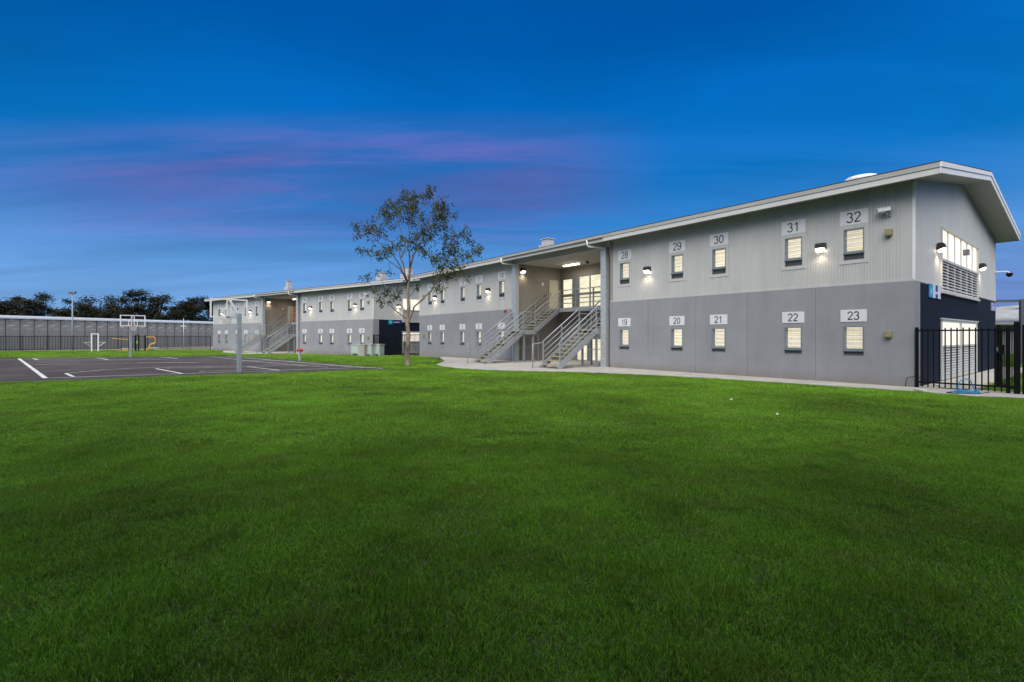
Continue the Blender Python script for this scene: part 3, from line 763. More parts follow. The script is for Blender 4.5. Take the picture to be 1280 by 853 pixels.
# forecourt and strip along the near block
px = [(545, 456.6), (553, 459), (570, 461.3), (600, 463.4), (660, 465.2), (740, 467), (820, 470.4), (930, 477), (1040, 484.2), (1143, 491.2), (1210, 496.6), (1290, 500.4)]
front = [G(*p) for p in px]
back = [FA.w(-9, 1.2, 0), FA.w(-4, .5, 0), FA.w(0, .5, 0), FA.w(10, .5, 0), FA.w(RS0, RD, 0), FA.w(RS1, RD, 0), FA.w(18.2, .5, 0), FA.w(25.5, .5, 0), FA.w(25.6, -.35, 0), G(556, 452.6)]
back = [Vector((p.x, p.y, ground_z(p.y))) for p in back]
apron = front + back[0:]
sheet('concrete_apron', apron, M['concrete'], .045)
endp = [FA.w(-.02, .3, 0), FA.w(-1.1, .3, 0), FA.w(-1.1, 14.5, 0), FA.w(-.02, 14.5, 0)]
sheet('end_path', endp, M['concrete'], .04)
stripB = [FA.w(25.5, -.35, 0), FA.w(30.6, -.35, 0), FA.w(30.6, .3, 0), FA.w(25.5, .3, 0)]
sheet('kerb_strip', stripB, M['concrete'], .03)
gapp = [FA.w(29.3, -.2, 0), FA.w(29.3, .8, 0), FC.w(.2, 1.0, 0), FC.w(.2, -.1, 0)]
sheet('gap_path', gapp, M['concrete'], .035)
farap = [FC.w(9.5, -.9, 0), FC.w(11, -1.6, 0), FC.w(12.5, -3.4, 0), FC.w(20, -3.0, 0), FC.w(25, -.6, 0), FC.w(25, .4, 0), FC.w(RS1, .4, 0), FC.w(RS1, RD, 0), FC.w(RS0, RD, 0), FC.w(RS0, .4, 0), FC.w(9.5, .4, 0)]
sheet('far_apron', farap, M['concrete'], .04)
sand = [G(-60, 440.3), G(100, 438.6), G(264, 437.2), (-46, 84, 0), (-66, 62, 0)]
sheet('sand_strip', [Vector(p) for p in sand], M['sand'], .004)

# court markings
ml = MB()
def mark(pts, w):
    w *= 1.0 if w > .08 else 1.2
    P = [G(*p) for p in pts]
    Q = []
    for a, b in zip(P[:-1], P[1:]):
        n = max(1, int((b - a).length / .8))
        Q += [a.lerp(b, i / n) for i in range(n)]
    Q.append(P[-1])
    L_, R_ = [], []
    for i, p in enumerate(Q):
        t = (Q[min(i + 1, len(Q) - 1)] - Q[max(i - 1, 0)]); t.z = 0; t.normalize(); nrm = Vector((-t.y, t.x, 0)) * w / 2
        for lst, q in ((L_, p + nrm), (R_, p - nrm)): lst.append((q.x, q.y, ground_z(q.y) + .010))
    for i in range(len(Q) - 1): ml.quad([L_[i], R_[i], R_[i + 1], L_[i + 1]])
MK = [([(23.5, 448.6), (57, 473.3)], .13), ([(57, 473.2), (130, 470.7), (230, 467.6), (300, 465.0), (400, 461.6), (455, 459.9)], .07),
      ([(23.5, 448.5), (130, 447.5), (240, 446.2)], .07), ([(38, 450.5), (130, 450.2), (213, 449.3)], .06), ([(41.6, 448.5), (47, 450.2)], .12),
      ([(37, 456.6), (130, 455.5), (173, 454.2)], .06), ([(173, 454.1), (210, 453.6), (248, 453.4)], .16), ([(248, 453.4), (290, 453.0), (350, 453.6)], .05),
      ([(82, 467.2), (92, 471.4)], .1), ([(83, 467.2), (105, 465.0), (130, 462.6), (160, 461.0), (200, 459.6), (240, 458.9), (290, 458.2), (350, 457.6), (400, 457.8)], .06),
      ([(195, 461.2), (229, 467.7)], .1), ([(209, 460.6), (213, 460.6)], .14), ([(213, 460.5), (270, 459.8), (320, 458.8)], .05), ([(249, 464.6), (255, 464.5)], .14), ([(255, 464.4), (290, 463.4), (330, 461.8)], .05),
      ([(309, 458.8), (351, 463.4)], .1), ([(121, 447.6), (135, 450.0)], .1), ([(201, 446.8), (222, 448.6)], .12), ([(180, 447.7), (192, 447.6)], .12),
      ([(262, 446.3), (300, 450.4), (345, 454.6), (410, 459.6)], .05), ([(283, 446.2), (340, 450.6), (420, 457.0), (478, 461.0)], .08),
      ([(300, 451.0), (350, 451.6)], .06), ([(330, 455.6), (400, 456.4), (440, 458.8)], .06), ([(250, 448.0), (290, 447.6)], .08)]
for p, w in MK: mark(p, w)
struct(ml.build('court_markings', M['line']))

# ------------------------------------------------------------------ grass
def blade_patch(seed, count, rad, hmin, hmax, wid):
    r = random.Random(seed); v = []; f = []; tint = []; mi = []
    for _ in range(count):
        q = r.random() ** .5 * rad; a = r.random() * 2 * PI; x, y = q * math.cos(a), q * math.sin(a)
        dry = r.random() < .04 + .13 * (seed in (2, 5))
        hh = r.uniform(hmin, hmax) * (.75 if r.random() < .3 else 1); w = wid * r.uniform(.7, 1.25) / 2; az = r.random() * 2 * PI; ln = r.uniform(.1, 1.1) * hh * (1.5 if dry else 1)
        dx, dy = math.cos(az), math.sin(az); fx = r.random() * 2 * PI; wx, wy = math.cos(fx) * w, math.sin(fx) * w; k = len(v)
        v += [(x - wx, y - wy, -.008), (x + wx, y + wy, -.008),
              (x - wx * .85 + dx * ln * .3, y - wy * .85 + dy * ln * .3, hh * .55), (x + wx * .85 + dx * ln * .3, y + wy * .85 + dy * ln * .3, hh * .55),
              (x + dx * ln, y + dy * ln, hh * (.95 if not dry else .6))]
        f += [(k, k + 1, k + 3, k + 2), (k + 2, k + 3, k + 4)]; t = r.random(); tint += [t * .7, t * .7, t, t, min(1, t + .15)]; mi += [1 if dry else 0] * 2
    me = bpy.data.meshes.new('grass_patch'); me.from_pydata(v, [], f)
    me.materials.append(M['grass']); me.materials.append(M['straw']); me.polygons.foreach_set('material_index', mi)
    at = me.attributes.new('tint', 'FLOAT', 'POINT'); at.data.foreach_set('value', tint)
    return bpy.data.objects.new('grass_patch', me)
PATCH = [blade_patch(i, 620 if i == 2 else 1050, .20, .018, .052, .0036) for i in range(6)]
foot = [FA.w(-.0, 0, 0), FA.w(LEN, 0, 0), FA.w(LEN, DEP, 0), FA.w(0, DEP, 0)]
footC = [FC.w(-.0, 0, 0), FC.w(LEN, 0, 0), FC.w(LEN, DEP, 0), FC.w(0, DEP, 0)]
block = [court, apron, endp, stripB, gapp, farap, sand, foot, footC]
boxes = [(min(p[0] for p in b), max(p[0] for p in b), min(p[1] for p in b), max(p[1] for p in b), b) for b in block]
def lawn_ok(x, y):
    for x0, x1, y0, y1, b in boxes:
        if x0 < x < x1 and y0 < y < y1 and in_poly((x, y), b): return False
    return True
pts, rot, scl = [], [], []
rg = random.Random(5)
def scatter(y0, y1, step, sxy, sz, side=1.12):
    y = y0
    while y < y1:
        x = -side * y - .4
        while x < side * y + .4:
            px_, py_ = x + rg.uniform(-.5, .5) * step, y + rg.uniform(-.5, .5) * step
            if all(lawn_ok(px_ + dx, py_ + dy) for dx, dy in ((0, 0), (.16 * sxy, 0), (-.16 * sxy, 0), (0, .16 * sxy), (0, -.16 * sxy))):
                nz = noise.noise(Vector((px_ * .8, py_ * .8, 0))) * .3 + noise.noise(Vector((px_ * 2.7, py_ * 2.7, 4))) * .8
                pts.append((px_, py_, ground_z(py_) - .006)); rot.append((rg.uniform(-.06, .06), rg.uniform(-.06, .06), rg.random() * 6.283)); scl.append((sxy, sxy, sz * (1 + nz)))
            x += step
        y += step
scatter(1.25, 6.5, .15, .9, .95)
scatter(6.5, 13, .22, 1.5, 1.0)
scatter(13, 24, .36, 2.3, 1.1)
scatter(24, 62, .7, 4.2, 1.35)
def edge(poly, i0, i1, step=.12, out=.05):
    for i in range(i0, i1):
        a, b = Vector(poly[i][:2]), Vector(poly[i + 1][:2]); n = int((b - a).length / step); t = (b - a).normalized(); nr = Vector((t.y, -t.x))
        for k in range(n):
            p = a.lerp(b, k / max(1, n)) + nr * (out + rg.uniform(-.03, .08))
            pts.append((p.x, p.y, ground_z(p.y) - .004)); rot.append((0, 0, rg.random() * 6.28)); scl.append((.5, .5, rg.uniform(.9, 1.5)))
edge(front, 0, len(front) - 1)
edge(court, 1, 5, .3, -.02)
edge(court, 5, 8, .5, -.02)
me = bpy.data.meshes.new('grass'); me.from_pydata(pts, [], [])
for nm, dat in (('rot', rot), ('scl', scl)):
    a = me.attributes.new(nm, 'FLOAT_VECTOR', 'POINT'); a.data.foreach_set('vector', [c for p in dat for c in p])
lawn = link('grass', me); struct(lawn, 'stuff'); lawn['label'] = 'short mown green lawn with a few dry blades'; lawn['category'] = 'grass'
ng = bpy.data.node_groups.new('lawn', 'GeometryNodeTree')
ng.interface.new_socket('Geometry', in_out='INPUT', socket_type='NodeSocketGeometry'); ng.interface.new_socket('Geometry', in_out='OUTPUT', socket_type='NodeSocketGeometry')
gi = ng.nodes.new('NodeGroupInput'); go = ng.nodes.new('NodeGroupOutput'); ip = ng.nodes.new('GeometryNodeInstanceOnPoints')
gt_ = ng.nodes.new('GeometryNodeGeometryToInstance')
for o in PATCH:
    oi = ng.nodes.new('GeometryNodeObjectInfo'); oi.inputs['Object'].default_value = o; oi.inputs['As Instance'].default_value = False
    ng.links.new(oi.outputs['Geometry'], gt_.inputs[0])
def attr(nm):
    n = ng.nodes.new('GeometryNodeInputNamedAttribute'); n.data_type = 'FLOAT_VECTOR'; n.inputs['Name'].default_value = nm; return n.outputs['Attribute']
ri = ng.nodes.new('FunctionNodeRandomValue'); ri.data_type = 'INT'; ri.inputs[4].default_value = 0; ri.inputs[5].default_value = len(PATCH) - 1
ng.links.new(gi.outputs[0], ip.inputs['Points']); ng.links.new(gt_.outputs[0], ip.inputs['Instance']); ip.inputs['Pick Instance'].default_value = True
ng.links.new(ri.outputs[2], ip.inputs['Instance Index']); ng.links.new(attr('scl'), ip.inputs['Scale'])
er = ng.nodes.new('FunctionNodeEulerToRotation'); ng.links.new(attr('rot'), er.inputs[0]); ng.links.new(er.outputs[0], ip.inputs['Rotation'])
ng.links.new(ip.outputs[0], go.inputs[0])
md = lawn.modifiers.new('lawn', 'NODES'); md.node_group = ng
print('grass instances', len(pts))

# ------------------------------------------------------------------ fences
def fence(name, label, a, b, nbays, ht, rails, step=.11, pr=.012, cat='fence', first_post=True, last_post=True, post=.06, spear=.1):
    a, b = Vector(a), Vector(b); d = b - a; L_ = Vector((d.x, d.y)).length; rz = math.atan2(d.y, d.x)
    t = thing(name, label, cat, a, rz); dz = d.z / L_
    bay = L_ / nbays
    for i in range(nbays):
        p = MB(); x0, x1 = i * bay + post / 2, (i + 1) * bay - post / 2
        for zr_ in rails: p.bar((x0, 0, zr_ + dz * x0), (x1, 0, zr_ + dz * x1), .035, .04)
        n = max(1, int(bay / step)); 
        for k in range(1, n):
            x = i * bay + bay * k / n; p.box(x - pr, x + pr, -pr, pr, .07 + dz * x, ht - .02 + dz * x)
        p.build('picket_panel', M['black'], t)
    for i in range(nbays + 1):
        if (i == 0 and not first_post) or (i == nbays and not last_post): continue
        x = i * bay; MB().box(x - post / 2, x + post / 2, -post / 2, post / 2, -.15 + dz * x, ht + dz * x).build('post', M['black'], t)
    return t
fa0 = G(-40, 439.95); fa1 = G(263, 437.4)
fence('picket_fence', 'long black picket fence along the foot of the grey boundary wall', fa0, fa1, int((fa1 - fa0).length / 2.1), 1.72, (.22, 1.62), step=.13, pr=.016)
p0 = FC.w(-.05, .0, 0); p1 = FA.w(LEN + .1, .25, 0)
p0.z = ground_z(p0.y); p1.z = ground_z(p1.y)
fence('gap_fence', 'black picket fence closing the gap between the two blocks', p0, p1, 3, 1.75, (.22, 1.65), step=.12)
p0 = FA.w(-.06, -.02, 0); p1 = FA.w(-1.82, -.02, 0)
ft = fence('gate_fence', 'black picket fence with an open gate at the navy end corner', p0, p1, 1, 1.69, (.2, 1.6), step=.115, pr=.013, post=.07)
rz = ROT; L_ = 1.87
def loc2(s): return (s, 0, 0)
MB().box(1.86, 1.965, -.055, .055, -.1, 1.80).build('gate_post', M['black'], ft)
MB().box(2.0, 2.085, -.045, .045, -.1, 1.72).build('gate_post', M['black'], ft)
# gate leaf swung back behind the fence
ga = math.radians(112)
gl = link('gate', None, ft, (1.9, .08, 0), ga)
lf = MB(); lw = 1.3
lf.box(0, .05, -.025, .025, .1, 1.7); lf.box(lw - .09, lw, -.035, .035, .1, 1.74)
for z in (.17, 1.6): lf.bar((.05, 0, z), (lw - .09, 0, z), .035, .045)
lf.build('leaf_frame', M['black'], gl)
pk = MB()
for k in range(1, 9): x = .05 + (lw - .14) * k / 9; pk.box(x - .011, x + .011, -.011, .011, .12, 1.7)
pk.build('pickets', M['black'], gl)
MB().box(lw - .36, lw - .02, -.05, .05, .98, 1.22).build('lock_box', M['black'], gl)
MB().box(lw - .24, lw - .14, -.055, .055, 1.05, 1.15).build('keyhole_plate', M['galv'], gl)

# ------------------------------------------------------------------ boundary wall
wa = Vector((-72.0, 54 - 43 * .945 / 1.0, 0)); 
dW = Vector((.33, .945, 0)).normalized()
w0 = Vector((-57, 54, -.2)) - dW * 6; WL = 40.0
rz = math.atan2(dW.y, dW.x)
t = thing('boundary_wall', 'tall grey precast boundary wall with a rounded metal cowl along its top', 'wall', w0, rz)
HT = 3.62
pan = MB().box(.05, 1.23, -.08, .08, -.4, HT).mesh('wall_panel', M['wallconc'])
nP = int(WL / 1.28)
for i in range(nP): link('wall_panel', pan, t, (i * 1.28, 0, 0))
jn = MB().box(-.049, .049, -.03, .03, -.4, HT).mesh('joint_post', M['post'])
for i in range(nP + 1): link('joint_post', jn, t, (i * 1.28, 0, 0))
cp = []
for k in range(13): q = PI * k / 12; cp.append((-.30 * math.cos(q), HT + .08 + .32 * math.sin(q)))
cp = [(-.30, HT - .05), (-.27, HT - .05), (-.26, HT + .06), (.26, HT + .06), (.27, HT - .05), (.30, HT - .05)] + [(-a, b) for a, b in cp[1:-1]][0:]
MB().prism([(.30 * math.cos(PI * k / 14), HT + .02 + .36 * math.sin(PI * k / 14)) for k in range(15)], -.2, nP * 1.28 + .2).build('cowl', M['cap'], t)

# ------------------------------------------------------------------ court furniture
def hoop(base, dirv, rot_label, zoff, w, arm):
    d = Vector((dirv[0], dirv[1], 0)).normalized(); rz = math.atan2(d.y, d.x) - PI / 2      # local +Y points at the court
    t = thing('basketball_hoop', rot_label, 'basketball hoop', base, rz, 'basketball hoops on the court')
    MB().box(-.072, .072, -.072, .072, -.1, 2.36).build('pole', M['hoopsteel'], t, bevel=.01)
    a = MB(); a.bar((-.03, 0, 2.3), (-.05, arm, 2.3), .08, .08); a.tube([(0, 0, 2.33), (0, arm - .05, 2.95)], .045); a.tube([(-.12, 0, 2.2), (-.1, arm, 2.3)], .03)
    a.build('arm', M['galv'], t)
    b = MB(); ring(b, -w / 2, w / 2, 2.22, 3.02, .055, arm, arm + .05)
    b.box(-.1, -.06, arm + .0, arm + .045, 2.28, 2.965); b.box(.06, .1, arm, arm + .045, 2.28, 2.965)
    ring(b, -.28, .28, 2.27, 2.62, .05, arm + .052, arm + .06)
    b.build('backboard_frame', M['white'], t)
    rm = MB(); ry = arm + .06 + .28
    rm.tube([(.225 * math.cos(2 * PI * k / 20), ry + .225 * math.sin(2 * PI * k / 20), 2.3) for k in range(21)], .012, 6)
    rm.box(-.06, .06, arm + .055, ry - .22, 2.27, 2.32); rm.build('rim', M['hoop'], t)
    nt_ = MB()
    for k in range(12):
        for sg in (1, -1):
            a0, a1 = 2 * PI * k / 12, 2 * PI * (k + sg * 1.5) / 12
            nt_.tube([(.22 * math.cos(a0), ry + .22 * math.sin(a0), 2.29), (.14 * math.cos(a1), ry + .14 * math.sin(a1), 1.92)], .006, 4)
    nt_.build('net', M['netting'], t)
hA, hB = G(299, 465.3), G(163, 446.4)
dd_ = (hB - hA)
hoop(hA, dd_, 'basketball hoop nearest the lawn, backboard seen from behind', 0, 1.42, 1.2)
hoop(hB, -dd_, 'basketball hoop on the far side of the court facing the lawn', 0, 1.45, .9)

p = G(118.5, 439.3); p = Vector((p.x * .975, p.y * .975, ground_z(p.y)))
t = thing('goal_frame', 'narrow white steel goal frame with side nets before the fence', 'goal', p, .75)
for sx in (-1, 1):
    g = MB()
    for yy in (-.25, .25): g.box(sx * .27 - .05, sx * .27 + .05, yy - .05, yy + .05, 0, 1.85)
    g.build('post', M['white'], t)
MB().box(-.32, .32, -.3, -.2, 1.853, 1.95).box(-.32, .32, .2, .3, 1.853, 1.95).build('crossbar', M['white'], t)
for sx in (-1, 1):
    g = MB()
    for k in range(7):
        g.tube([(sx * .32, -.3 + .1 * k, .55), (sx * .85, -.3 + .1 * k, 1.0)], .022, 4); g.tube([(sx * (.36 + .07 * k), -.3, .6 + .06 * k), (sx * (.36 + .07 * k), .3, .6 + .06 * k)], .018, 4)
    g.bar((sx * .32, -.3, 1.0), (sx * .9, -.3, 1.0), .03, .04); g.bar((sx * .32, .3, 1.0), (sx * .9, .3, 1.0), .03, .04); g.bar((sx * .9, -.3, 1.0), (sx * .9, .3, 1.0), .03, .04)
    g.build('side_net', M['netting'], t)

def at_ground(x, y, k=1.0):
    p = G(x, y); return Vector((p.x * k, p.y * k, ground_z(p.y * k)))
p = at_ground(172, 438.7, .965)
t = thing('exercise_station', 'black and yellow outdoor exercise station before the picket fence', 'gym equipment', p, .35)
for x, hh in ((-.75, 1.5), (-.2, 1.72), (.1, 1.72), (.7, 1.75)):
    MB().box(x - .06, x + .06, -.06, .06, -.05, hh).build('post', M['black'], t)
MB().box(-.2, .1, -.05, .05, 1.73, 1.8).box(-.14, .04, -.04, .04, .05, .12).build('crossbar', M['black'], t)
MB().box(-.1, .02, -.03, .03, .85, 1.15).build('pad', M['green'], t)
MB().bar((-.82, 0, 1.28), (-2.3, .1, 1.42), .07, .07).build('bar', M['yellow'], t)
g = MB(); g.tube([(.78, 0, 1.55), (1.55, 0, 1.55), (1.62, 0, 1.45), (1.62, 0, .9)], .06); g.tube([(1.62, 0, .9), (1.2, 0, .75), (.95, 0, .25), (.8, 0, .1)], .09); g.tube([(.8, 0, .2), (1.5, 0, .2)], .06); g.build('frame', M['yellow'], t)
MB().box(1.1, 1.95, -.2, .2, .32, .4).build('seat', M['galv'], t)
t = thing('exercise_step', 'low yellow step box left of the exercise station', 'gym equipment', at_ground(159, 438.7, .97), .35)
MB().box(-.35, .35, -.25, .25, 0, .24).build('base', M['yellow'], t, bevel=.02)
MB().box(-.4, .4, -.28, .28, .242, .31).build('top', M['paleconc'], t)

p = at_ground(90.5, 438.8, 1.05)
t = thing('light_pole', 'tall grey floodlight pole rising above the boundary wall', 'light pole', p, .2)
MB().tube([(0, 0, 0), (0, 0, 3), (0, 0, 6.7)], [.09, .075, .055], 10).build('pole', M['hoopsteel'], t, smooth=True)
MB().box(-.35, .35, -.05, .05, 6.66, 6.72).build('cross_arm', M['post'], t)
for x in (-.24, .14): MB().prism([(-.2, 6.74), (.14, 6.74), (.14, 6.92), (-.1, 6.92)], x - .14, x + .19).build('floodlight', M['post'], t)
p = at_ground(229.5, 437.6, 1.06)
t = thing('camera_mast', 'thin white mast with a short cross arm behind the picket fence', 'mast', p, .2)
MB().tube([(0, 0, 0), (0, 0, 3.9)], .045, 8).build('pole', M['galv'], t, smooth=True)
MB().bar((-.32, 0, 2.95), (.32, 0, 2.95), .06, .08).build('cross_arm', M['white'], t)

p = G(374.5, 451.6)
t = thing('tap_post', 'short grey bubbler post with red fittings at the court edge', 'drinking tap', p, ROTC)
MB().box(-.05, .05, -.05, .05, -.05, .55).build('post', M['galv'], t, bevel=.01)
for x in (-.13, .15): MB().tube([(x - .1, 0, .58), (x - .02, 0, .64), (x + .06, 0, .64), (x + .11, 0, .58)], [.05, .085, .085, .05], 12).build('fitting', M['red'], t, smooth=True)
MB().tube([(-.05, 0, .55), (.05, 0, .55)], .035, 8).build('spout', M['white'], t)

# green cabinets and block pier by the far block corner
CB = [(446.5, 443.6, .75, .5, .55, 'pale green cabinet left of the block pier'), (462.5, 445.0, .72, .5, .62, 'pale green cabinet right of the block pier'), (473.2, 444.9, .62, .5, .62, 'pale green end cabinet with a white frame')]
for x, y, w, hgt, ht2, lab in CB:
    p = at_ground(x, y, .93)
    t = thing('utility_cabinet', lab + ' at the far block corner', 'cabinet', p, ROTC + .25, 'green cabinets at the far block corner')
    MB().box(-w / 2, w / 2, -.3, .3, .16, .18 + hgt + .22).build('body', M['cabinet'], t, bevel=.012)
    MB().box(-w / 2 - .05, w / 2 + .05, -.35, .35, .405 + hgt, .45 + hgt).build('top', M['farwall'], t)
    MB().box(-w / 2 + .06, w / 2 - .06, -.325, -.305, .24, .16 + hgt + .16).build('door', M['cabinet'], t)
    for sx in (-1, 1): MB().box(sx * (w / 2 - .07) - .05, sx * (w / 2 - .07) + .05, -.28, .28, -.05, .16).build('leg', M['farwall'], t)
p = at_ground(454, 444.9, .915)
o = MB()
for i in range(6):
    for j in range(2):
        off = .0 if i % 2 else -.0
        w0_, w1_ = (-.26, .02) if (j == 0) == (i % 2 == 0) else (.03, .26)
        if i % 2: w0_, w1_ = ((-.26, -.06) if j == 0 else (-.05, .26))
        else: w0_, w1_ = ((-.26, .05) if j == 0 else (.06, .26))
        o.box(w0_, w1_, -.2, .2, -.05 + i * .15, -.05 + i * .15 + .138)
o.box(-.29, .29, -.23, .23, .85, .93)
o = o.build('block_pier', M['block'], None, loc=p, rz=ROTC + .25, bevel=.008)
tag(o, 'small grey concrete block pier between two green cabinets', 'pier')

# hose, rubble, paper
def curve_tube(pts, r, n=6):
    P = [Vector(p) for p in pts]; out = []
    for i in range(len(P) - 1):
        p0_, p1_, p2_, p3_ = P[max(i - 1, 0)], P[i], P[i + 1], P[min(i + 2, len(P) - 1)]
        for k in range(6):
            s = k / 6; out.append(.5 * ((2 * p1_) + (p2_ - p0_) * s + (2 * p0_ - 5 * p1_ + 4 * p2_ - p3_) * s * s + (3 * p1_ - p0_ - 3 * p2_ + p3_) * s ** 3))
    out.append(P[-1]); return MB().tube(out, r, n)
hp = G(1206, 494)
def hl(x, y, z): return hp + Vector((x, y, z + .055))
rg2 = random.Random(3)
pts_ = []
for k in range(22):
    a = k * .62; q_ = 1 + .35 * math.sin(k * 1.7); pts_.append(hl(.22 * q_ * math.cos(a) + .05 * math.sin(k), .16 * q_ * math.sin(a), .02 + .05 * abs(math.sin(k * .9)) * (k % 3 == 0)))
pts_ += [hl(-.1, .05, .03), hl(-.16, .0, .2), hl(-.06, -.02, .34), hl(.1, -.03, .30), hl(.2, -.02, .12), hl(.26, .0, .02), hl(.05, .05, .04), hl(-.2, .12, .02)]
o = curve_tube(pts_, .013).build('garden_hose', M['hoseblue'], None, smooth=True); tag(o, 'blue garden hose coiled on the path by the black fence', 'hose')
c0 = FA.w(.15, -.08, 0)
q = [c0 + Vector((-.05, -.02, .06)), c0 + Vector((-.03, -.05, .28)), c0 + Vector((.12, -.1, .33)), c0 + Vector((.35, -.2, .28)), c0 + Vector((.5, -.35, .12)), c0 + Vector((.62, -.5, .06)), c0 + Vector((1.0, -.75, .055)), hl(-.4, .05, .0), hl(.1, -.15, .0), hl(.45, -.1, .02), hl(.6, .0, .01)]
o = curve_tube(q, .009).build('black_hose', M['black'], None, smooth=True); tag(o, 'thin black hose looping round the fence post to the blue coil', 'hose')
def rock(name, loc, r, sq, label, grp, m):
    bm = bmesh.new(); bmesh.ops.create_icosphere(bm, subdivisions=2, radius=r)
    for v in bm.verts:
        v.co *= 1 + .3 * noise.noise(v.co * 9 / max(r, .02) * .1 + Vector(loc)); v.co.z *= sq
    me = bpy.data.meshes.new(name); bm.to_mesh(me); bm.free(); me.materials.append(m)
    o = link(name, me, None, loc, R.random() * 6); tag(o, label, 'rubble', grp)
rock('concrete_lump', G(1153, 492.3) + Vector((0, 0, .06)), .12, .6, 'largest pale concrete lump at the fence corner', 'rubble at the corner', M['paleconc'])
rock('concrete_lump', G(1146, 490.6) + Vector((0, 0, .06)), .08, .6, 'flat pale concrete lump left of the larger one', 'rubble at the corner', M['paleconc'])
for x, y, w, lab in ((913.5, 502.5, .07, 'crumpled white paper scrap on the lawn below plate 21'), (971, 521.5, .06, 'white paper scrap on the lawn nearest the camera')):
    q = MB(); n_ = 5
    idx = {}
    for i in range(n_):
        for j in range(3): idx[i, j] = (w * (i / (n_ - 1) - .5) * 1.4, w * .5 * (j / 2 - .5), .05 + .018 * math.sin(i * 2.1 + j))
    for i in range(n_ - 1):
        for j in range(2): q.quad([idx[i, j], idx[i + 1, j], idx[i + 1, j + 1], idx[i, j + 1]])
    o = q.build('paper_scrap', M['paper'], None, loc=G(x, y), rz=.6)
    so = o.modifiers.new('thick', 'SOLIDIFY'); so.thickness = .004
    tag(o, lab, 'paper', 'paper scraps on the lawn')

# ------------------------------------------------------------------ gum tree
TB = G(509.5, 458.2); TZ = TB.y
def tp(x, y, dy=0):
    """point of the tree at its own distance; dy = metres behind the trunk"""
    d = TZ + dy; return Vector(((x - CX) / F * d, d, H + (HY - y) / F * d))
tree = thing('gum_tree', 'young gum tree with pale flaking trunk and thin open crown on the lawn', 'tree', TB)
def rel(v): return v - TB
tk = MB()
tk.tube([rel(tp(509.5, 459.5)), rel(tp(509.5, 455)), rel(tp(508.6, 440)), rel(tp(510.6, 420)), rel(tp(508.8, 402)), rel(tp(510.8, 385)), rel(tp(509.8, 365)), rel(tp(511.6, 345)), rel(tp(513, 333))],
        [.17, .125, .105, .1, .095, .078, .064, .054, .042], 12)
trunk = tk.build('trunk', M['bark'], tree, smooth=True)
br = [([(513, 333, 0), (517, 320, .1), (522, 309, .2), (528.5, 299, .3), (535, 282, .5), (541.6, 259, .6), (543, 245, .6)], .045),
      ([(512.5, 336, 0), (512, 318, -.2), (510, 312, -.3), (511, 290, -.5), (509, 268, -.6), (512, 252, -.6)], .04),
      ([(510.8, 362, 0), (506, 341, .2), (502, 325, .4), (497, 309, .6), (489, 302, .9), (477.6, 296, 1.1), (466, 288, 1.2)], .045),
      ([(510, 352, 0), (504, 341, -.3), (497, 328, -.5), (490, 317, -.8), (471, 302, -1.2), (452, 290, -1.4)], .035),
      ([(510.5, 356, 0), (500.6, 336.6, -.3), (492, 331, -.4), (479, 320, -.7), (462, 314, -.8)], .028),
      ([(519, 313, .2), (522, 290, .6), (525, 269, .9), (528.5, 248, 1.0)], .028),
      ([(502, 322, .4), (507, 309, .5), (502, 289, .8), (496, 272, 1.1), (484, 262, 1.2)], .03),
      ([(524, 306, .3), (538, 298, 0), (548, 285, -.3), (555, 272, -.5), (553, 258, -.5)], .026),
      ([(509.5, 404, 0), (514, 396, -.1), (518, 384, -.3), (533, 369.5, -.7), (547, 357, -1.0), (568, 349, -1.3), (584, 345, -1.4)], .05),
      ([(538, 365, -.8), (549, 345, -.8), (556, 330, -.7), (560, 315, -.6), (566, 300, -.5), (576, 291, -.5)], .03),
      ([(553, 338, -.8), (568, 325, -1), (582, 319, -1.1), (594, 313, -1.2)], .02),
      ([(509.5, 400, 0), (489, 384, -.6), (471, 367, -1.0), (460, 352, -1.2)], .028),
      ([(509, 392, 0), (497, 376, .4), (488, 366, .7), (480, 356, .9)], .02),
      ([(511, 372, 0), (522, 358, .5), (530, 346, .8)], .018)]
nodes = []
for pl, r0 in br:
    P = [rel(tp(*q)) for q in pl]; n = len(P)
    curve = []
    for i in range(n - 1):
        for k in range(3):
            c = P[i].lerp(P[i + 1], k / 3); c += Vector((R.uniform(-.03, .03), R.uniform(-.03, .03), R.uniform(-.02, .02))) * (1 if i else 0); curve.append(c)
    curve.append(P[-1]); m_ = len(curve)
    MB().tube(curve, [max(.009, r0 * (1 - .8 * i / m_)) for i in range(m_)], 7).build('limb', M['limb'] if pl[0][1] < 380 else M['bark'], tree, smooth=True)
    nodes += curve[2:]
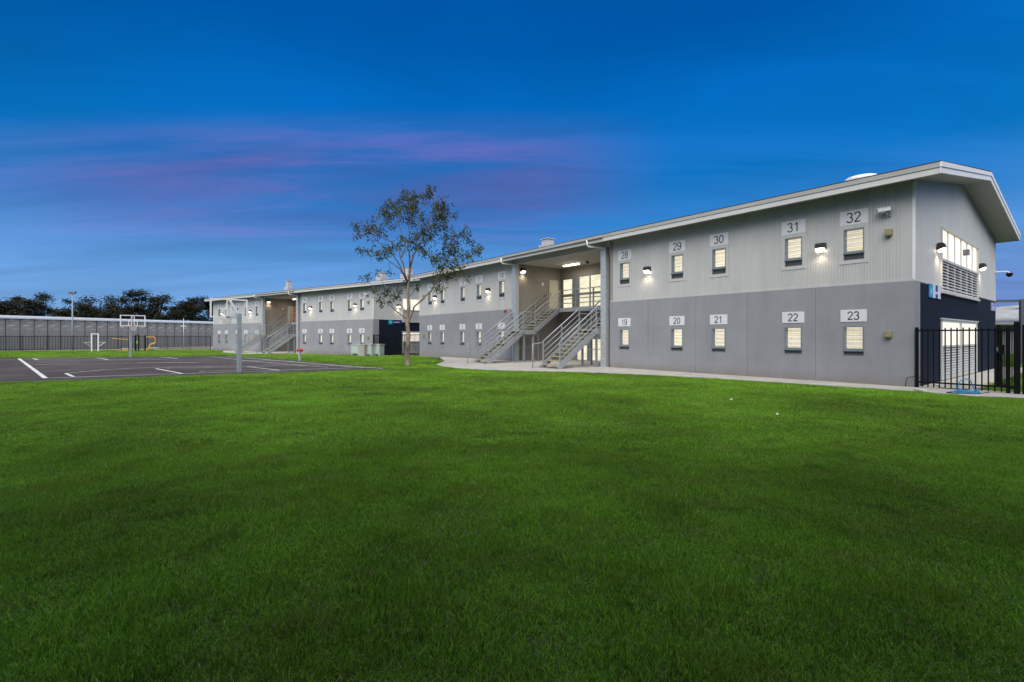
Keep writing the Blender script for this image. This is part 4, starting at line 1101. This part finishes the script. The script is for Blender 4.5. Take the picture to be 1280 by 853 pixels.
clumps = [(477, 267, 9), (487, 260, 10), (500, 252, 10), (512, 250, 9), (527, 248, 9), (520, 258, 8), (540, 236, 4), (536, 243, 5), (553, 253, 6), (552, 262, 8), (556, 272, 9), (548, 266, 8), (545, 280, 8), (556, 283, 6), (568, 268, 2),
          (467, 287, 9), (461, 285, 6), (475, 290, 7), (448, 285, 4), (443, 280, 3), (447, 293, 3), (474, 318, 5), (484, 312, 6), (490, 310, 5), (465, 315, 3), (457, 312, 2), (448, 312, 3),
          (500, 302, 6), (512, 303, 9), (520, 298, 7), (530, 292, 9), (535, 284, 6), (538, 295, 7), (524, 309, 6), (530, 313, 5), (490, 282, 2), (515, 275, 5), (525, 270, 4), (507, 262, 6), (516, 265, 6), (495, 265, 7), (506, 244, 5), (485, 272, 6), (545, 256, 5),
          (556, 295, 4), (565, 300, 5), (572, 295, 5), (580, 290, 6), (562, 315, 6), (570, 310, 5), (555, 318, 5), (545, 325, 5), (543, 320, 4), (578, 318, 5), (586, 320, 4), (594, 314, 5), (587, 300, 3), (601, 308, 4), (568, 325, 5), (560, 328, 5), (548, 333, 4), (557, 305, 4),
          (552, 343, 6), (545, 352, 5), (560, 342, 5), (568, 340, 4), (550, 360, 3), (585, 345, 2), (520, 355, 3), (575, 336, 4),
          (480, 365, 3), (470, 360, 3), (475, 372, 3), (486, 362, 3), (493, 370, 4), (478, 378, 2), (487, 378, 2), (453, 346, 1.5), (460, 345, 2), (472, 340, 1.5), (488, 338, 2), (498, 362, 3), (506, 352, 3)]
tw = MB(); lv, lf_, lt = [], [], []
def leaf(c, ln, wd, az, droop, t):
    d = Vector((math.cos(az) * math.cos(droop), math.sin(az) * math.cos(droop), math.sin(droop))); s_ = d.cross(Vector((math.cos(az + 1.3), math.sin(az + 1.3), .5))).normalized() * wd / 2
    k = len(lv); lv.extend([tuple(c), tuple(c + d * ln * .45 + s_), tuple(c + d * ln), tuple(c + d * ln * .45 - s_)]); lf_.append((k, k + 1, k + 2, k + 3)); lt.extend([t] * 4)
for (x, y, r) in clumps:
    rad = r / F * TZ
    c0_ = rel(tp(x, y)); near = min(nodes, key=lambda n_: (n_.x - c0_.x) ** 2 + (n_.z - c0_.z) ** 2)
    c0_ = rel(tp(x, y, near.y + R.uniform(-.5, .5)))
    tw.tube([near, near.lerp(c0_, .5) + Vector((R.uniform(-.06, .06), R.uniform(-.1, .1), .06)), c0_], [.011, .008, .005], 5)
    for sub in range(max(4, int(r * 2.25))):
        u = Vector((R.gauss(0, .66), R.gauss(0, .7), R.gauss(0, .62))) * rad
        sc_ = c0_ + u; tw.tube([c0_, c0_.lerp(sc_, .6) + Vector((0, 0, .02)), sc_], .0045, 3)
        bt = R.random()
        for _ in range(R.randint(5, 9)):
            leaf(sc_ + Vector((R.gauss(0, .07), R.gauss(0, .08), R.gauss(-.04, .085))), R.uniform(.11, .21), R.uniform(.035, .06), R.random() * 6.28, R.uniform(-1.4, .1), min(1, max(0, bt * .6 + R.random() * .4)))
tw.build('twigs', M['limb'], tree)
me = bpy.data.meshes.new('crown'); me.from_pydata(lv, [], lf_); me.materials.append(M['gumleaf'])
a = me.attributes.new('tint', 'FLOAT', 'POINT'); a.data.foreach_set('value', lt); link('crown', me, tree)

# ------------------------------------------------------------------ trees beyond the wall
def bg_tree(x, ytop, dist, wpx, seed, label, base_px=418, open_=.5):
    r = random.Random(seed)
    ytop -= 3.5 + 2.0 * math.sin(seed * 2.4); X = (x - CX) / F * dist; top = H + (HY - ytop) / F * dist; wd = wpx / F * dist / 2; gz = -.2
    t = thing('eucalyptus_tree', label, 'tree', (X, dist, gz), 0, 'gum trees beyond the boundary wall')
    hgt = top - gz
    b = MB(); b.tube([(0, 0, -.3), (.1, 0, hgt * .3), (.0, .1, hgt * .55), (.2, 0, hgt * .8)], [.35, .28, .2, .08], 8)
    b.build('trunk', M['darkbark'], t)
    limbs = MB(); v, f, tt = [], [], []
    n = int(10 + wd * 2.2)
    for i in range(n):
        q = r.uniform(-1, 1); zc = hgt * (1 - .12 * r.random() - .5 * abs(q) ** 1.6 * r.uniform(.5, 1) - (.38 * r.random() ** 1.3))
        c = Vector((q * wd * .88, r.uniform(-.7, .7) * wd, max(hgt * .22, zc - .8)))
        limbs.tube([(0, 0, hgt * r.uniform(.3, .6)), (c.x * .5, c.y * .5, c.z * .75), tuple(c)], [.14, .09, .04], 5)
        cr = r.uniform(.9, 1.8) * (.8 + wd * .05)
        for _ in range(int(230 * cr)):
            u = Vector((r.gauss(0, .5), r.gauss(0, .5), r.gauss(0, .27) + .12)) * cr; p = c + u
            s = r.uniform(.12, .27); az = r.random() * 6.28; el = r.uniform(-1, 1)
            d1 = Vector((math.cos(az), math.sin(az), el * .6)) * s; d2 = Vector((-math.sin(az) * .5, math.cos(az) * .5, r.uniform(-.7, .7))) * s
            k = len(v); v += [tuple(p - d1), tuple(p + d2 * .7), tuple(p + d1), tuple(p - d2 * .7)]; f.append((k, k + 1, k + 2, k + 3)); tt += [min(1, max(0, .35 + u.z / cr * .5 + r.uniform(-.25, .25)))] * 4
    limbs.build('limbs', M['darkbark'], t)
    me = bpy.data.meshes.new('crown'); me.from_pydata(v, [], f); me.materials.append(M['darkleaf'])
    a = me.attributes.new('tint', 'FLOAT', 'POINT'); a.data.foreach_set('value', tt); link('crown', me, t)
BG = [(-18, 370, 96, 60, 'leftmost dark gum tree at the photo edge'), (14, 366, 100, 50, 'dark gum tree with a round top near the photo edge'), (42, 367, 104, 48, 'broad dark gum tree left of the floodlight pole'),
      (70, 377, 112, 40, 'low dark gum tree just left of the floodlight pole'), (98, 367, 104, 48, 'dark gum tree right behind the floodlight pole'), (124, 373, 110, 44, 'even topped dark gum between pole and backboard'),
      (146, 374, 106, 40, 'dark gum tree left of the far backboard'), (176, 359.5, 100, 44, 'tallest dark gum tree behind the far backboard'), (197, 366, 104, 34, 'open crowned dark gum right of the tallest one'),
      (218, 379, 112, 34, 'lowest dark gum tree between two taller ones'), (241, 370, 106, 42, 'dark gum tree left of the far block'), (266, 369, 112, 36, 'dark gum tree partly behind the far block'),
      (22, 384, 120, 70, 'low dark gum filling behind the left trees'), (160, 384, 120, 70, 'low dark gum filling behind the backboard')]
for i, (x, y, d, w, lab) in enumerate(BG): bg_tree(x, y, d, w, 40 + i, lab)
for i, (x, y, d, w, lab) in enumerate([(1252, 389, 90, 14, 'small dark tree behind the far grey roof at right'), (1266, 387, 88, 18, 'round dark tree behind the far grey roof at right'), (1282, 388, 90, 22, 'dark tree at the right photo edge behind the steel post')]):
    bg_tree(x, y, d, w, 80 + i, lab)

# ------------------------------------------------------------------ right background
fb = thing('far_building', 'distant pale building with a sloping grey metal roof at right', 'building', (46.5, 44, -.2), -.25)
def hp_(y, d): return H + (HY - y) / F * d + .2
MB().box(-6, 12, 0, 9, -.3, 2.9).build('wall', M['farwall'], fb)
MB().prism([(-1.2, 2.7), (4.5, 4.1), (10, 2.7), (10, 2.9), (4.5, 4.3), (-1.2, 2.9)], -6.8, 13).build('roof', M['farroof'], fb)
MB().prism([(-6.2, 3.9), (-1.0, 4.45), (5.5, 2.85), (5.5, 2.6), (-1.0, 4.2), (-6.2, 3.65)], -2.6, -1.3, axis='y').build('verandah_roof', M['farroof'], fb)
for x in (-3.2, -.6, 2.0, 4.6):
    w = MB(); ring(w, x, x + 1.2, .9, 2.1, .08, -.05, .03); w = w.build('window', M['plate'], fb); MB().box(x + .06, x + 1.14, -.02, -.005, .96, 2.04).build('pane', M['darkglass'], w)
t = thing('walkway_canopy', 'dark steel walkway frame behind the near block at right', 'canopy', (26.35, 25.0, 0), -.42)
MB().box(-.12, .12, -.1, .1, -.1, 3.35).build('post', M['post'], t)
MB().box(-4.2, 2.5, -.05, .05, 3.22, 3.34).build('beam', M['post'], t)
MB().box(-4.1, -3.9, -.1, .1, -.1, 3.2).build('post', M['post'], t)

# unseen block added behind the camera to shade the near grass
ob = thing('shade_block', 'tall plain grey block added out of view to shade the near lawn', 'building', (4, -5.2, 0), .0)
MB().box(-38, 38, -12, 0, -.3, 2.98).build('lower_wall', M['lower'], ob)
MB().box(-38, 38, -12, -.03, 2.985, SHADE_H).build('upper_wall', M['upper'], ob)
MB().prism([(-12.6, SHADE_H), (.6, SHADE_H), (.6, SHADE_H + .25), (-6, SHADE_H + 1.4), (-12.6, SHADE_H + .25)], -38.6, 38.6).build('roof', M['sheet'], ob)

# ------------------------------------------------------------------ sky and light
w = bpy.data.worlds.new('World'); scn.world = w; w.use_nodes = True
nt = w.node_tree; N = nt.nodes; L = nt.links; bg_ = N['Background']
tc = N.new('ShaderNodeTexCoord'); sx = N.new('ShaderNodeSeparateXYZ'); L.new(tc.outputs['Generated'], sx.inputs[0])
cr = N.new('ShaderNodeValToRGB'); L.new(sx.outputs[2], cr.inputs[0])
stops = [(0.0, (122, 168, 218)), (.05, (114, 162, 217)), (.10, (103, 156, 217)), (.155, (84, 150, 216)), (.22, (48, 128, 202)), (.30, (8, 113, 191)), (.42, (3, 105, 189)), (.51, (0, 89, 171)), (1.0, (0, 52, 112))]
el = cr.color_ramp.elements
el[0].position = stops[0][0]; el[0].color = srgb(*stops[0][1]); el[1].position = 1; el[1].color = srgb(*stops[-1][1])
for p_, c_ in stops[1:-1]: e = el.new(p_); e.color = srgb(*c_)
def math_(op, a, b=None, c=None):
    n = N.new('ShaderNodeMath'); n.operation = op
    for i, x in enumerate((a, b, c)):
        if x is None: continue
        if isinstance(x, (int, float)): n.inputs[i].default_value = x
        else: L.new(x, n.inputs[i])
    return n.outputs[0]
def rng(v, a, b, c=0, d=1, smooth=True):
    n = N.new('ShaderNodeMapRange'); n.interpolation_type = 'SMOOTHSTEP' if smooth else 'LINEAR'
    L.new(v, n.inputs[0]); n.inputs[1].default_value = a; n.inputs[2].default_value = b; n.inputs[3].default_value = c; n.inputs[4].default_value = d; return n.outputs[0]
X, Y, Z = sx.outputs
den = math_('ADD', Z, .10)
cv = N.new('ShaderNodeCombineXYZ'); L.new(math_('DIVIDE', X, den), cv.inputs[0]); L.new(math_('DIVIDE', Y, den), cv.inputs[1])
mp = N.new('ShaderNodeMapping'); mp.inputs['Rotation'].default_value = (0, 0, math.radians(14)); mp.inputs['Scale'].default_value = (.30, 1.15, 1); mp.inputs['Location'].default_value = (1.7, .6, 0); L.new(cv.outputs[0], mp.inputs[0])
cn = N.new('ShaderNodeTexNoise'); cn.inputs['Scale'].default_value = .95; cn.inputs['Detail'].default_value = 6; cn.inputs['Roughness'].default_value = .55; cn.inputs['Distortion'].default_value = .5; L.new(mp.outputs[0], cn.inputs['Vector'])
cloud = rng(cn.outputs['Fac'], .28, .6)
T = math_('DIVIDE', Z, math_('MAXIMUM', Y, .25))
band = math_('MULTIPLY', rng(T, .10, .32), rng(T, .48, .36))
XY = math_('DIVIDE', X, math_('MAXIMUM', Y, .25))
side = math_('MULTIPLY', rng(XY, .36, -.02, .02, 1), rng(XY, -1.2, -.5, .3, 1))
haze_ = math_('MULTIPLY', math_('MULTIPLY', cloud, band), side)
mx0 = N.new('ShaderNodeMix'); mx0.data_type = 'RGBA'; L.new(math_('MULTIPLY', haze_, .85), mx0.inputs[0]); L.new(cr.outputs[0], mx0.inputs[6]); mx0.inputs[7].default_value = srgb(86, 99, 171)
mp2 = N.new('ShaderNodeMapping'); mp2.inputs['Rotation'].default_value = (0, 0, math.radians(-7)); mp2.inputs['Scale'].default_value = (.42, 1.7, 1); mp2.inputs['Location'].default_value = (4.1, 2.35, 0); L.new(cv.outputs[0], mp2.inputs[0])
cn2 = N.new('ShaderNodeTexNoise'); cn2.inputs['Scale'].default_value = 1.0; cn2.inputs['Detail'].default_value = 7; cn2.inputs['Roughness'].default_value = .6; cn2.inputs['Distortion'].default_value = .7; L.new(mp2.outputs[0], cn2.inputs['Vector'])
pink = math_('MULTIPLY', math_('MULTIPLY', rng(cn2.outputs['Fac'], .44, .70), math_('MULTIPLY', rng(T, .15, .28), rng(T, .47, .35))), rng(XY, .22, -.1, .05, 1))
mx = N.new('ShaderNodeMix'); mx.data_type = 'RGBA'; L.new(math_('MULTIPLY', math_('MULTIPLY', pink, rng(math_('DIVIDE', X, math_('MAXIMUM', Y, .25)), -1.15, -.55, .3, 1)), .5), mx.inputs[0]); L.new(mx0.outputs[2], mx.inputs[6]); mx.inputs[7].default_value = srgb(138, 96, 166)
# dusky lilac near the horizon on the right, cooler veil of thin cloud overhead
mx2 = N.new('ShaderNodeMix'); mx2.data_type = 'RGBA'; L.new(math_('MULTIPLY', rng(X, .35, .75), rng(Z, .22, .04, 0, .75)), mx2.inputs[0]); L.new(mx.outputs[2], mx2.inputs[6]); mx2.inputs[7].default_value = srgb(100, 126, 190)
veil = math_('MULTIPLY', math_('SUBTRACT', rng(cn2.outputs['Fac'], .3, .7, -.06, .16), math_('MULTIPLY', rng(T, .3, .65), rng(XY, -.3, -1.1, 0, .26))), 1)
mv = N.new('ShaderNodeMix'); mv.data_type = 'RGBA'; mv.blend_type = 'MULTIPLY'; mv.inputs[0].default_value = 1; L.new(mx2.outputs[2], mv.inputs[6]); L.new(math_('ADD', veil, 1), mv.inputs[7])
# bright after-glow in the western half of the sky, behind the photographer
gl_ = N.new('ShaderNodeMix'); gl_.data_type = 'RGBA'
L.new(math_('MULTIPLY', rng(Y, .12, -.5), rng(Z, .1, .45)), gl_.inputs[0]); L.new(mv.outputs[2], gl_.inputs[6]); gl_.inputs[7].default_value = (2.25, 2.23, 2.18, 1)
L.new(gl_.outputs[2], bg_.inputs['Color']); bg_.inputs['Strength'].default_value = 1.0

sd = bpy.data.lights.new('sun', 'SUN'); sd.energy = 2.5; sd.angle = math.radians(50); sd.color = (1, .965, .92)
so = bpy.data.objects.new('sun', sd); col.objects.link(so)
az, elv = math.radians(-14), math.radians(46)
dirv = Vector((math.sin(az) * math.cos(elv), -math.cos(az) * math.cos(elv), math.sin(elv)))
so.rotation_euler = dirv.to_track_quat('Z', 'Y').to_euler(); so.location = (0, -20, 20)

scn.view_settings.view_transform = 'Standard'; scn.view_settings.look = 'None'; scn.view_settings.exposure = 0; scn.view_settings.gamma = 1
scn.render.engine = 'CYCLES'; scn.cycles.use_denoising = True; scn.cycles.max_bounces = 6; scn.cycles.sample_clamp_indirect = 4
scn.render.resolution_x = 1024; scn.render.resolution_y = 682
